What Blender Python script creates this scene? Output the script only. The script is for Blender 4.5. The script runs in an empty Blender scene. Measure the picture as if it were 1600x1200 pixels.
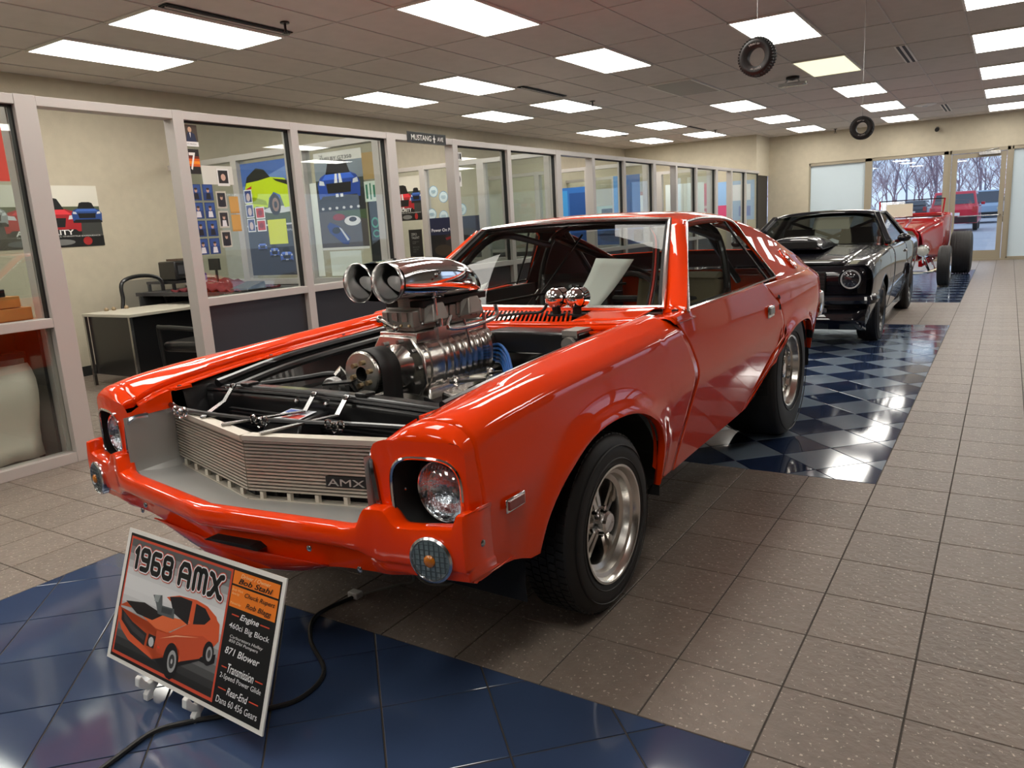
import bpy, bmesh, math, random
import numpy as np
from mathutils import Vector, Matrix
random.seed(7)
SC = bpy.context.scene
COL = SC.collection
PI = math.pi
# ---------------------------------------------------------------- camera
CH = 1.37
cam = bpy.data.cameras.new('camera'); camo = bpy.data.objects.new('camera', cam); COL.objects.link(camo)
Rw = np.array([[0.84295907, 0.06053164, -0.53456144], [0.53486666, -0.20100523, 0.82067933], [-0.05777258, -0.97771817, -0.20181553]])
mw = Matrix.Identity(4)
for i in range(3):
    mw[i][0] = Rw[i, 0]; mw[i][1] = -Rw[i, 1]; mw[i][2] = -Rw[i, 2]
mw[2][3] = CH
camo.matrix_world = mw
cam.sensor_width = 36; cam.lens = 1192.2 / 1600 * 36; cam.clip_start = 0.05; cam.clip_end = 400
SC.camera = camo
# ---------------------------------------------------------------- world: bright overcast winter sky
W = bpy.data.worlds.new('world'); SC.world = W; W.use_nodes = True
wn = W.node_tree.nodes; wl = W.node_tree.links
bg = wn['Background']
SKY_COL = (0.62, 0.74, 1.0, 1); SKY_STR = 1.35
bg.inputs[0].default_value = SKY_COL; bg.inputs[1].default_value = SKY_STR
# ---------------------------------------------------------------- exposure
SC.view_settings.view_transform = 'Standard'; SC.view_settings.look = 'None'
SC.view_settings.gamma = 1; SC.view_settings.use_curve_mapping = False
SC.view_settings.exposure = 0.15
PANEL_EMIT = 11.0

# ================================================================ helpers
def nodes_of(m):
    return m.node_tree.nodes, m.node_tree.links
MATS = {}
def mat(name, col, rough=0.5, metal=0.0, coat=0.0, spec=None, emit=None, estr=0, bump=None, vary=None, trans=0, alpha=1, ior=None, fleck=None):
    if name in MATS: return MATS[name]
    m = bpy.data.materials.new(name); m.use_nodes = True; MATS[name] = m
    n, l = nodes_of(m); b = n['Principled BSDF']
    b.inputs['Base Color'].default_value = (*col, 1)
    b.inputs['Roughness'].default_value = rough; b.inputs['Metallic'].default_value = metal
    b.inputs['Coat Weight'].default_value = coat; b.inputs['Coat Roughness'].default_value = 0.02
    if spec is not None: b.inputs['Specular IOR Level'].default_value = spec
    if ior: b.inputs['IOR'].default_value = ior
    if trans: b.inputs['Transmission Weight'].default_value = trans
    if alpha < 1: b.inputs['Alpha'].default_value = alpha
    if emit: b.inputs['Emission Color'].default_value = (*emit, 1); b.inputs['Emission Strength'].default_value = estr
    if bump or vary:
        tc = n.new('ShaderNodeTexCoord')
    if vary:     # (scale, amount, perobject)
        sc, am, per = vary
        ns = n.new('ShaderNodeTexNoise'); ns.inputs['Scale'].default_value = sc; ns.inputs['Detail'].default_value = 6
        l.new(tc.outputs['Object'], ns.inputs['Vector'])
        mr = n.new('ShaderNodeMapRange'); mr.inputs[1].default_value = 0.25; mr.inputs[2].default_value = 0.75
        mr.inputs[3].default_value = 1 - am; mr.inputs[4].default_value = 1 + am
        l.new(ns.outputs['Fac'], mr.inputs[0])
        fac = mr.outputs[0]
        if per:
            oi = n.new('ShaderNodeObjectInfo'); mr2 = n.new('ShaderNodeMapRange')
            mr2.inputs[3].default_value = 1 - per; mr2.inputs[4].default_value = 1 + per
            l.new(oi.outputs['Random'], mr2.inputs[0])
            mu = n.new('ShaderNodeMath'); mu.operation = 'MULTIPLY'; l.new(fac, mu.inputs[0]); l.new(mr2.outputs[0], mu.inputs[1]); fac = mu.outputs[0]
        vm = n.new('ShaderNodeVectorMath'); vm.operation = 'SCALE'; vm.inputs[0].default_value = col
        l.new(fac, vm.inputs['Scale'])
        out = vm.outputs[0]
        if fleck:
            fs, ft, fc = fleck
            nf = n.new('ShaderNodeTexNoise'); nf.inputs['Scale'].default_value = fs; nf.inputs['Detail'].default_value = 2
            l.new(tc.outputs['Object'], nf.inputs['Vector'])
            mf = n.new('ShaderNodeMapRange'); mf.inputs[1].default_value = ft; mf.inputs[2].default_value = ft + .05
            l.new(nf.outputs['Fac'], mf.inputs[0])
            mx = n.new('ShaderNodeMix'); mx.data_type = 'RGBA'; mx.inputs[7].default_value = (*fc, 1)
            l.new(mf.outputs[0], mx.inputs[0]); l.new(out, mx.inputs[6]); out = mx.outputs[2]
        l.new(out, b.inputs['Base Color'])
    if bump:     # (scale, strength, dist)
        nb = n.new('ShaderNodeTexNoise'); nb.inputs['Scale'].default_value = bump[0]; nb.inputs['Detail'].default_value = 5
        l.new(tc.outputs['Object'], nb.inputs['Vector'])
        bp = n.new('ShaderNodeBump'); bp.inputs['Strength'].default_value = bump[1]; bp.inputs['Distance'].default_value = bump[2]
        l.new(nb.outputs['Fac'], bp.inputs['Height']); l.new(bp.outputs[0], b.inputs['Normal'])
    return m
def lin(r, g, b):
    f = lambda c: (c / 255 / 12.92) if c / 255 <= .04045 else ((c / 255 + .055) / 1.055) ** 2.4
    return (f(r), f(g), f(b))
def pmat(r, g, b, rough=.45):            # flat printed colour given in sRGB
    return mat('print_%d_%d_%d' % (r, g, b), lin(r, g, b), rough)
def glass(name, tint, opac, rough=.0, top=.85):    # thin clear sheet: mirror reflection by fresnel over a see-through sheet
    if name in MATS: return MATS[name]
    m = bpy.data.materials.new(name); m.use_nodes = True; MATS[name] = m
    n, l = nodes_of(m); n.remove(n['Principled BSDF']); out = n['Material Output']
    tr = n.new('ShaderNodeBsdfTransparent'); tr.inputs[0].default_value = (*tint, 1)
    gl = n.new('ShaderNodeBsdfGlossy'); gl.inputs['Roughness'].default_value = rough
    lw = n.new('ShaderNodeLayerWeight'); lw.inputs[0].default_value = .5
    pw = n.new('ShaderNodeMath'); pw.operation = 'POWER'; pw.inputs[1].default_value = 5; l.new(lw.outputs['Facing'], pw.inputs[0])
    mu = n.new('ShaderNodeMath'); mu.operation = 'MULTIPLY_ADD'; mu.inputs[1].default_value = top; mu.inputs[2].default_value = .045 + opac; mu.use_clamp = True
    l.new(pw.outputs[0], mu.inputs[0])
    mx = n.new('ShaderNodeMixShader'); l.new(mu.outputs[0], mx.inputs[0]); l.new(tr.outputs[0], mx.inputs[1]); l.new(gl.outputs[0], mx.inputs[2])
    l.new(mx.outputs[0], out.inputs[0])
    return m

class MB:
    def __init__(s): s.v = []; s.f = []; s.m = []; s.mats = []
    def mi(s, m):
        if m is None: return 0
        if m not in s.mats: s.mats.append(m)
        return s.mats.index(m)
    def add(s, vs, fs, m=None):
        o = len(s.v); s.v += [tuple(map(float, p)) for p in vs]; k = s.mi(m)
        for f in fs: s.f.append(tuple(i + o for i in f)); s.m.append(k)
        return s
    def box(s, a, b, m=None):
        (x0, y0, z0), (x1, y1, z1) = a, b
        vs = [(x0, y0, z0), (x1, y0, z0), (x1, y1, z0), (x0, y1, z0), (x0, y0, z1), (x1, y0, z1), (x1, y1, z1), (x0, y1, z1)]
        return s.add(vs, [(0, 3, 2, 1), (4, 5, 6, 7), (0, 1, 5, 4), (1, 2, 6, 5), (2, 3, 7, 6), (3, 0, 4, 7)], m)
    def cbox(s, c, d, m=None): return s.box([c[i] - d[i] / 2 for i in range(3)], [c[i] + d[i] / 2 for i in range(3)], m)
    def hexa(s, p, m=None):   # 8 points bottom loop then top loop
        return s.add(p, [(0, 3, 2, 1), (4, 5, 6, 7), (0, 1, 5, 4), (1, 2, 6, 5), (2, 3, 7, 6), (3, 0, 4, 7)], m)
    def grid(s, P, m=None, cu=False, cv=False):
        P = np.asarray(P, float); nu, nv = P.shape[:2]; vs = P.reshape(-1, 3); fs = []
        for i in range(nu if cu else nu - 1):
            for j in range(nv if cv else nv - 1):
                a = i * nv + j; b = i * nv + (j + 1) % nv; i2 = (i + 1) % nu
                fs.append((a, i2 * nv + j, i2 * nv + (j + 1) % nv, b))
        return s.add(vs, fs, m)
    def bar(s, p, q, w, h, m=None, up=(0, 0, 1)):
        p = Vector(p); q = Vector(q); d = (q - p).normalized(); u = Vector(up)
        r = d.cross(u)
        if r.length < 1e-4: r = d.cross(Vector((1, 0, 0)))
        r.normalize(); u = r.cross(d).normalized(); r = r * w / 2; u = u * h / 2
        return s.hexa([p - r - u, p + r - u, p + r + u, p - r + u, q - r - u, q + r - u, q + r + u, q - r + u], m)
    def tube(s, pts, r, n=8, m=None, sub=0, cap=True, closed=False):
        pts = [Vector(p) for p in pts]
        if sub: pts = [Vector(p) for p in crom(pts, sub, closed)]
        N = len(pts); rr = r if hasattr(r, '__len__') else [r] * N
        if len(rr) != N: rr = list(np.interp(np.linspace(0, 1, N), np.linspace(0, 1, len(rr)), rr))
        rings = []; u = None
        for i, p in enumerate(pts):
            if closed: d = pts[(i + 1) % N] - pts[i - 1]
            else: d = pts[min(i + 1, N - 1)] - pts[max(i - 1, 0)]
            d.normalize()
            if u is None:
                u = d.cross(Vector((0, 0, 1)))
                if u.length < .05: u = d.cross(Vector((1, 0, 0)))
            u = (u - d * u.dot(d)).normalized(); w = d.cross(u)
            rings.append([p + (u * math.cos(a) + w * math.sin(a)) * rr[i] for a in [2 * PI * k / n for k in range(n)]])
        s.grid(rings, m, cu=closed, cv=True)
        if cap and not closed:
            o = len(s.v) - N * n; k = s.mi(m)
            s.f.append(tuple(range(o + n - 1, o - 1, -1))); s.m.append(k)
            s.f.append(tuple(range(o + (N - 1) * n, o + N * n))); s.m.append(k)
        return s
    def lathe(s, prof, n=32, m=None, axis='x', c=(0, 0, 0), closed=False, a0=0, a1=2 * PI):
        # prof: (along, radius); spins about the axis through c
        full = abs(a1 - a0 - 2 * PI) < 1e-6; rings = []
        for k in range(n if full else n + 1):
            a = a0 + (a1 - a0) * k / n; ca, sa = math.cos(a), math.sin(a)
            row = []
            for t, r in prof:
                if axis == 'x': p = (c[0] + t, c[1] + r * ca, c[2] + r * sa)
                elif axis == 'y': p = (c[0] + r * ca, c[1] + t, c[2] + r * sa)
                else: p = (c[0] + r * ca, c[1] + r * sa, c[2] + t)
                row.append(p)
            rings.append(row)
        return s.grid(rings, m, cu=full, cv=closed)
    def ball(s, c, r, m=None, n=16, sc=(1, 1, 1)):
        prof = [(-r * math.cos(PI * k / (n // 2)) * 1.0, r * math.sin(PI * k / (n // 2))) for k in range(n // 2 + 1)]
        o = len(s.v); s.lathe(prof, n, m, 'z', (0, 0, 0))
        for i in range(o, len(s.v)):
            v = s.v[i]; s.v[i] = (c[0] + v[0] * sc[0], c[1] + v[1] * sc[1], c[2] + v[2] * sc[2])
        return s
    def prism(s, poly, a, b, m=None, plane='yz'):   # polygon in a plane extruded along the third axis from a to b
        def P(u, v, w): return {'yz': (w, u, v), 'xz': (u, w, v), 'xy': (u, v, w)}[plane]
        n = len(poly); vs = [P(u, v, a) for u, v in poly] + [P(u, v, b) for u, v in poly]
        fs = [tuple(range(n - 1, -1, -1)), tuple(range(n, 2 * n))] + [(i, (i + 1) % n, n + (i + 1) % n, n + i) for i in range(n)]
        return s.add(vs, fs, m)
    def mirror(s):
        o = len(s.v); k = len(s.f); s.v += [(-x, y, z) for x, y, z in s.v]
        s.f += [tuple(i + o for i in reversed(f)) for f in s.f[:k]]; s.m += s.m[:k]
        return s
    def flipped(s):
        t = MB(); t.v = [(-x, y, z) for x, y, z in s.v]; t.f = [tuple(reversed(f)) for f in s.f]; t.m = list(s.m); t.mats = list(s.mats); return t
    def mesh(s, name, m=None, smooth=35, weld=False):
        me = bpy.data.meshes.new(name); me.from_pydata(s.v, [], s.f); me.validate()
        ms = s.mats if s.mats else [m]
        if m is not None and s.mats and m not in ms: ms = ms
        for x in ms: me.materials.append(x)
        if s.mats and len(me.polygons) == len(s.m): me.polygons.foreach_set('material_index', s.m)
        bm = bmesh.new(); bm.from_mesh(me)
        if weld: bmesh.ops.remove_doubles(bm, verts=bm.verts, dist=1e-5)
        bmesh.ops.recalc_face_normals(bm, faces=bm.faces); bm.to_mesh(me); bm.free()
        if smooth:
            me.shade_smooth(); me.set_sharp_from_angle(angle=math.radians(smooth))
        return me
def crom(P, sub, closed=False):
    P = [np.array(p, float) for p in P]; n = len(P); out = []
    rng = range(n if closed else n - 1)
    for i in rng:
        if closed: p0, p1, p2, p3 = P[i - 1], P[i], P[(i + 1) % n], P[(i + 2) % n]
        else: p1, p2 = P[i], P[i + 1]; p0 = P[i - 1] if i else 2 * p1 - p2; p3 = P[i + 2] if i + 2 < n else 2 * p2 - p1
        for k in range(sub):
            t = k / sub
            out.append(.5 * ((2 * p1) + (-p0 + p2) * t + (2 * p0 - 5 * p1 + 4 * p2 - p3) * t * t + (-p0 + 3 * p1 - 3 * p2 + p3) * t ** 3))
    if not closed: out.append(P[-1])
    return out
def net(C, su, sv):            # control net -> dense grid
    rows = [crom(r, sv) for r in C]
    return [list(r) for r in zip(*[crom([rows[i][j] for i in range(len(rows))], su) for j in range(len(rows[0]))])]
def pch(xs, ys):               # monotone cubic
    xs = np.array(xs, float); ys = np.array(ys, float); h = np.diff(xs); d = np.diff(ys) / h; m = np.zeros(len(xs))
    for i in range(1, len(xs) - 1):
        if d[i - 1] * d[i] > 0: w1 = 2 * h[i] + h[i - 1]; w2 = h[i] + 2 * h[i - 1]; m[i] = (w1 + w2) / (w1 / d[i - 1] + w2 / d[i])
    m[0] = d[0]; m[-1] = d[-1]
    def f(x):
        x = min(max(x, xs[0]), xs[-1]); i = min(max(int(np.searchsorted(xs, x)) - 1, 0), len(xs) - 2); t = (x - xs[i]) / h[i]
        return (2 * t ** 3 - 3 * t * t + 1) * ys[i] + (t ** 3 - 2 * t * t + t) * h[i] * m[i] + (-2 * t ** 3 + 3 * t * t) * ys[i + 1] + (t ** 3 - t * t) * h[i] * m[i + 1]
    return f
def link(name, me, parent=None, loc=None, rot=None):
    o = bpy.data.objects.new(name, me); COL.objects.link(o)
    if parent: o.parent = parent
    if loc is not None: o.location = loc
    if rot is not None: o.rotation_euler = rot
    return o
def obj(name, mb, m=None, parent=None, loc=None, rot=None, smooth=35, bevel=0, solid=0, off=0, weld=False, label=None, sub=0, seg=2):
    o = link(name, mb.mesh(name, m, smooth, weld), parent, loc, rot)
    if sub: k = o.modifiers.new('s', 'SUBSURF'); k.levels = sub; k.render_levels = sub
    if solid: k = o.modifiers.new('so', 'SOLIDIFY'); k.thickness = solid; k.offset = off
    if bevel: k = o.modifiers.new('b', 'BEVEL'); k.width = bevel; k.segments = seg; k.limit_method = 'ANGLE'; k.angle_limit = math.radians(40)
    if label: o['label'] = label
    return o
def tag(o, label=None, cat=None, group=None, kind=None):
    if label: o['label'] = label
    if cat: o['category'] = cat
    if group: o['group'] = group
    if kind: o['kind'] = kind
    return o
def thing(name, label, cat, loc=(0, 0, 0), rz=0, group=None):
    o = bpy.data.objects.new(name, None); COL.objects.link(o); o.empty_display_size = .1
    o.location = loc; o.rotation_euler = (0, 0, rz)
    return tag(o, label, cat, group)
def struct(name, mb, m, parent=None, **k):
    o = obj(name, mb, m, parent, **k)
    if parent is None: o['kind'] = 'structure'
    return o
def tree_copy(o, parent=None, loc=None, rz=None, label=None):
    c = o.copy(); COL.objects.link(c)
    if parent: c.parent = parent
    if loc is not None: c.location = loc
    if rz is not None: c.rotation_euler = (0, 0, rz)
    if label: c['label'] = label
    for ch in list(o.children): tree_copy(ch, c)
    return c
def text(s, name, parent, mtx, size, m, ext=.0008, shear=0, sx=1.0, align='LEFT', bold=0, label=None):
    cu = bpy.data.curves.new(name, 'FONT'); cu.body = s; cu.size = size; cu.extrude = ext; cu.shear = shear; cu.align_x = align; cu.offset = bold; cu.resolution_u = 3
    t = bpy.data.objects.new('tmp', cu); COL.objects.link(t)
    dg = bpy.context.evaluated_depsgraph_get(); me = bpy.data.meshes.new_from_object(t.evaluated_get(dg)); me.name = name
    bpy.data.objects.remove(t); bpy.data.curves.remove(cu)
    me.transform(Matrix.Diagonal((sx, 1, 1, 1))); me.transform(mtx); me.materials.clear(); me.materials.append(m)
    o = link(name, me, parent)
    if label: o['label'] = label
    return o
def frame(o, u, v):            # matrix: local x -> u, y -> v, z -> normal
    u = Vector(u).normalized(); v = Vector(v).normalized(); w = u.cross(v)
    M = Matrix.Identity(4)
    for i in range(3): M[i][0] = u[i]; M[i][1] = v[i]; M[i][2] = w[i]; M[i][3] = o[i]
    return M
def art(name, parent, M, w, h, els, t0=.0012, step=.0005, label=None):
    # printed picture: flat coloured polygons given in 0..1 board coordinates (u right, v up), stacked in hair-thin layers
    mb = MB()
    for k, (col, pts) in enumerate(els):
        z = t0 + step * k
        mb.add([M @ Vector((u * w, v * h, z)) for u, v in pts], [tuple(range(len(pts)))], pmat(*col) if isinstance(col, tuple) else col)
    o = link(name, None if 0 else mb_flat(mb, name), parent)
    if label: o['label'] = label
    return o
def mb_flat(mb, name):
    me = bpy.data.meshes.new(name); me.from_pydata(mb.v, [], mb.f)
    for x in mb.mats: me.materials.append(x)
    me.polygons.foreach_set('material_index', mb.m)
    return me
def ell(cx, cy, rx, ry, n=14, a0=0, a1=2 * PI): return [(cx + rx * math.cos(a0 + (a1 - a0) * k / n), cy + ry * math.sin(a0 + (a1 - a0) * k / n)) for k in range(n)]
def rect(a, b, c, d): return [(a, b), (c, b), (c, d), (a, d)]
# ================================================================ room materials
M_wall = mat('wall_cream', lin(196, 186, 164), .85, bump=(60, .25, .004), vary=(9, .05, 0))
M_ceil = mat('ceiling_tile', lin(212, 204, 198), .9, bump=(220, .3, .002), vary=(6, .04, .03))
M_tbar = mat('ceiling_grid', lin(205, 200, 195), .5)
M_alu = mat('brushed_aluminium_frame', lin(196, 190, 185), .42, metal=.25, bump=(30, .03, .001))
M_gasket = mat('black_gasket', (.008, .008, .008), .6)
M_bronze = mat('door_bronze', lin(158, 148, 128), .45, metal=.3)
M_tile = mat('slate_tile', lin(130, 118, 108), .42, vary=(14, .14, .07), bump=(42, .75, .006), fleck=(75, .64, lin(200, 185, 170)))
M_grout = mat('grout', lin(72, 66, 60), .8)
M_blue = mat('glazed_blue_tile', lin(58, 74, 104), .08, vary=(3, .08, .08), spec=.75, bump=(5, .05, .002))
M_bluedk = mat('glazed_navy_tile', lin(40, 54, 84), .07, vary=(3, .08, .06), spec=.75, bump=(5, .05, .002))
M_bluelt = mat('glazed_grey_tile', lin(122, 136, 152), .10, vary=(3, .06, .05), spec=.6, bump=(5, .05, .002))
M_pane = glass('clear_pane', (.93, .96, .95), .02)
M_frost = mat('frosted_pane', lin(205, 220, 228), .25, trans=.0)
M_darkpanel = mat('dark_spandrel', lin(52, 52, 56), .28)
M_base = mat('black_baseboard', (.02, .02, .02), .5)
M_emit = mat('lit_diffuser', (.9, .9, .85), .5, emit=(1, .965, .89), estr=PANEL_EMIT)
M_emity = mat('lit_diffuser_warm', (.9, .88, .7), .5, emit=(1, .93, .60), estr=1.05)
M_dead = mat('unlit_diffuser', lin(150, 146, 138), .5)
M_black = mat('black_plastic', (.012, .012, .012), .4)
M_white = mat('white_paint', lin(235, 232, 225), .5)
M_steel = mat('steel', lin(190, 190, 190), .25, metal=1)
ZC = 3.19; XB = -8.65; YF = 20.6; XR = 6.2; YB = -7.0; XP = -5.19; YJ = 19.4
T = .3215; X0 = -.155; Y0 = 1.7705
# ---------------------------------------------------------------- floor
fl = struct('floor', MB().box((XB - .2, YB - .2, -.2), (XR + .2, YF + .2, -.0035)), M_grout, smooth=0)
def tile_mesh(poly, name, g=.0026, h=.0045):
    c = np.mean(poly, axis=0); n = len(poly)
    def inset(d):
        out = []
        for i in range(n):
            a, b, c2 = np.array(poly[i - 1]), np.array(poly[i]), np.array(poly[(i + 1) % n])
            d1 = (b - a) / np.linalg.norm(b - a); d2 = (c2 - b) / np.linalg.norm(c2 - b)
            n1 = np.array([-d1[1], d1[0]]); n2 = np.array([-d2[1], d2[0]]); bi = n1 + n2; bi = bi / max(1e-6, bi @ n1)
            if np.linalg.norm(bi) > 3: bi = bi / np.linalg.norm(bi) * 3
            out.append(b + bi * d)
        return out
    lo, hi = inset(g), inset(g + .0013)
    mb = MB(); mb.add([(p[0], p[1], -h) for p in lo] + [(p[0], p[1], -.001) for p in lo] + [(p[0], p[1], 0) for p in hi],
        [(i, (i + 1) % n, n + (i + 1) % n, n + i) for i in range(n)] + [(n + i, n + (i + 1) % n, 2 * n + (i + 1) % n, 2 * n + i) for i in range(n)] + [tuple(range(2 * n, 3 * n))])
    return mb
def clip(poly, x0, y0, x1, y1):
    for ax, lim, sg in ((0, x0, 1), (0, x1, -1), (1, y0, 1), (1, y1, -1)):
        out = []
        for i in range(len(poly)):
            a, b = poly[i - 1], poly[i]; da = (a[ax] - lim) * sg; db = (b[ax] - lim) * sg
            if (da >= 0) != (db >= 0):
                t = da / (da - db); out.append((a[0] + (b[0] - a[0]) * t, a[1] + (b[1] - a[1]) * t))
            if db >= 0: out.append(b)
        poly = out
        if not poly: return []
    return poly
XL = X0 - T - 9 * T        # left edge of the blue panels
XE = X0 - T                # right edge
PANELS = [(XL, Y0 - 18 * T, XE, Y0), (XL, Y0 + 7 * T, XE, Y0 + 25 * T), (XL, Y0 + 32 * T, XE, Y0 + 50 * T)]
def infr(x, y, z=0, mg=60):
    v = Rw.T @ np.array([x, y, z - CH])
    if v[2] < .2: return None
    px = 800 + 1192.2 * v[0] / v[2]; py = 600 + 1192.2 * v[1] / v[2]
    if -mg < px < 1600 + mg and -mg < py < 1200 + mg: return v[2]
    return None
sq = tile_mesh([(0, 0), (T, 0), (T, T), (0, T)], 'tile'); sqme = None
near = []; rest = []
i0 = int((XB - X0) / T) - 1; i1 = int((XR - X0) / T) + 1; j0 = int((YB - Y0) / T) - 1; j1 = int((YF - Y0) / T) + 1
for i in range(i0, i1):
    for j in range(j0, j1):
        x = X0 + i * T; y = Y0 + j * T
        if any(a - .01 < x and x + T < c + .01 and b - .01 < y and y + T < d + .01 for a, b, c, d in PANELS): continue
        dd = infr(x + T / 2, y + T / 2)
        hid = (x < -5.5) or (-2.85 < x < -1.4 and 1.9 < y < 6)
        (near if dd and not hid else rest).append((dd or 99, x, y))
near.sort(); rest += near[300:]; near = near[:300]
tme = None
for d, x, y in near:
    if tme is None: o = obj('floor_tile', sq, M_tile, fl, (x, y, 0), smooth=0); tme = o.data
    else: link('floor_tile', tme, fl, (x, y, 0))
mb = MB()
for d, x, y in rest:
    if y > -3.5 and x < 4.5: mb.add([(a + x, b + y, c) for a, b, c in sq.v], sq.f)
    else: mb.add([(x + .003, y + .003, 0), (x + T - .003, y + .003, 0), (x + T - .003, y + T - .003, 0), (x + .003, y + T - .003, 0)], [(0, 1, 2, 3)])
tag(obj('floor_tiling', mb, M_tile, fl, smooth=0), kind='stuff')
cnt = 0; dia = {}
for pi, (a, b, c, d) in enumerate(PANELS):
    hs = .2285 if pi == 0 else .2140; ax, ay = ((-1.021, 1.456) if pi == 0 else (-.79, 4.782)); stuff = {0: MB(), 1: MB()}
    for i in range(-16, 6):
        for j in range(-34, 62):
            if (i + j) % 2: continue
            cx = ax + (i + (1 if pi == 0 else 0)) * hs; cy = ay + j * hs
            P = clip([(cx - hs, cy), (cx, cy - hs), (cx + hs, cy), (cx, cy + hs)], a, b, c, d)
            if len(P) < 3: continue
            area = abs(sum(P[k - 1][0] * P[k][1] - P[k][0] * P[k - 1][1] for k in range(len(P)))) / 2
            if area < .002: continue
            lt = (i % 2 == 0)
            m = M_blue if pi == 0 else (M_bluelt if lt else M_bluedk)
            near_ = infr(cx, cy) and cnt < 296 and not (pi == 1 and cx < -1.5 and cy < 6) and pi < 2
            full = abs(area - 2 * hs * hs) < 1e-4
            if near_:
                cnt += 1; key = (pi, m.name)
                if full and key in dia: link('glazed_tile', dia[key], fl, (cx, cy, 0))
                else:
                    o = obj('glazed_tile', tile_mesh([(p[0] - cx, p[1] - cy) for p in P], 't'), m, fl, (cx, cy, 0), smooth=0)
                    if full: dia[key] = o.data
            else:
                t = tile_mesh(P, 't'); stuff[0 if m is M_bluelt else 1].add(t.v, t.f)
    for k, s in stuff.items():
        if s.v: tag(obj('glazed_tiling', s, (M_bluelt if k == 0 else (M_blue if pi == 0 else M_bluedk)), fl, smooth=0), kind='stuff')
# ---------------------------------------------------------------- ceiling: grid, tiles, lights
cl = struct('ceiling', MB().box((XB - .2, YB - .2, ZC + .06), (XR + .2, YF + .2, ZC + .2)), M_ceil, smooth=0)
PX, PY = .648, 1.335; GX = -1.779; GY = 3.92
gx = [GX + PX * i for i in range(-11, 13) if XB < GX + PX * i < XR]; gy = [GY + PY * j for j in range(-9, 14) if YB < GY + PY * j < YF]
mb = MB()
for x in gx: mb.box((x - .007, YB, ZC - .004), (x + .007, YF, ZC + .03))
for y in gy: mb.box((XB, y - .006, ZC - .002), (XR, y + .006, ZC + .03))
obj('grid_bar', mb, M_tbar, cl, smooth=0)
lightcells = {}
def LC(i, j, k='on'): lightcells[(i, j)] = k
for i, js in {-9: (0, 3, 5, 8, 10, -3, -6), -7: (0, 3, 5, 8, 10, -3, -6), -4: (1, 3, 5, 7, 9, 11, -2, -5), -1 + 0: (3, 5, 7, 9, 11, 0, -3, -6), 2: (3, 5, 7, 9, 11, 0, -3, -6), 5: (3, 5, 7, 9, 11, 0, -3, -6), 8: (3, 5, 7, 9, 11, 0, -3, -6)}.items():
    for j in js: LC(i if i < -1 else i, j)
# columns: cell i spans GX+PX*i .. +PX ; photo columns at x -7.61, -6.32, -4.37, -2.43, -0.43
lightcells = {}
ROWN = {-9: 'beside the office wall', -7: 'second row from the offices', -4: 'row above the orange car', -1: 'row above the hanging tyres', 2: 'row along the right edge'}
for i, js in {-9: (0, 3, 5, 8, 10), -7: (0, 3, 5, 8, 10), -4: (1, 3, 5, 7, 9, 11), -1: (3, 5, 7, 9, 11), 2: (3, 5, 7, 9, 11)}.items():
    for n, j in enumerate(js): lightcells[(i, j)] = ('lit flat ceiling light, %s from the camera, %s' % (['nearest', 'second', 'third', 'fourth', 'fifth', 'sixth'][n], ROWN[i]))
BEH = {-9: 'over the offices', -7: 'second row out', -4: 'above the car row', -1: 'above the camera', 2: 'right of the camera', 5: 'added right of the edge row to brighten the car side', 8: 'far to the right'}
for i, js in {-9: (-2, -5), -7: (-2, -5), -4: (-1, -3, -6), -1: (0, -2, -5), 2: (-3, -6), 5: (1, 5, 9), 8: (3, 7, 11)}.items():  # out-of-view lights; the column past the right edge is added to brighten the car
    for n, j in enumerate(js): lightcells[(i, j)] = 'lit flat ceiling light outside the picture, %s, %s' % (BEH[i], ['nearest', 'middle', 'farthest'][n])
lightcells[(-4, 5)] = 'dark unlit ceiling light between lit ones above the orange car'
lightcells[(-1, 5)] = 'yellowish lit ceiling light just beyond the nearer hanging tyre'
ctm = None; cand = []
for i in range(-11, 13):
    for j in range(-9, 14):
        x0 = GX + PX * i; y0 = GY + PY * j; x1 = min(x0 + PX, XR); y1 = min(y0 + PY, YF); x0 = max(x0, XB); y0 = max(y0, YB)
        if x1 - x0 < .05 or y1 - y0 < .05 or (i, j) in lightcells: continue
        v = infr((x0 + x1) / 2, (y0 + y1) / 2, ZC, 150); cand.append((v or 99, x0, y0, x1, y1))
cand.sort(); mb = MB(); cme = None
for n, (v, x0, y0, x1, y1) in enumerate(cand):
    vis = v < 90 and n < 290
    full = abs(x1 - x0 - PX) < 1e-6 and abs(y1 - y0 - PY) < 1e-6
    if not vis: mb.box((x0 + .004, y0 + .004, ZC + .004), (x1 - .004, y1 - .004, ZC + .02)); continue
    if full and cme: link('ceiling_tile', cme, cl, (x0, y0, ZC))
    else:
        o = obj('ceiling_tile', MB().box((.004, .004, .004), (x1 - x0 - .004, y1 - y0 - .004, .02)), M_ceil, cl, (x0, y0, ZC), smooth=0)
        if full: cme = o.data
tag(obj('ceiling_tiling', mb, M_ceil, cl, smooth=0), kind='stuff')
proto = {}
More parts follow.
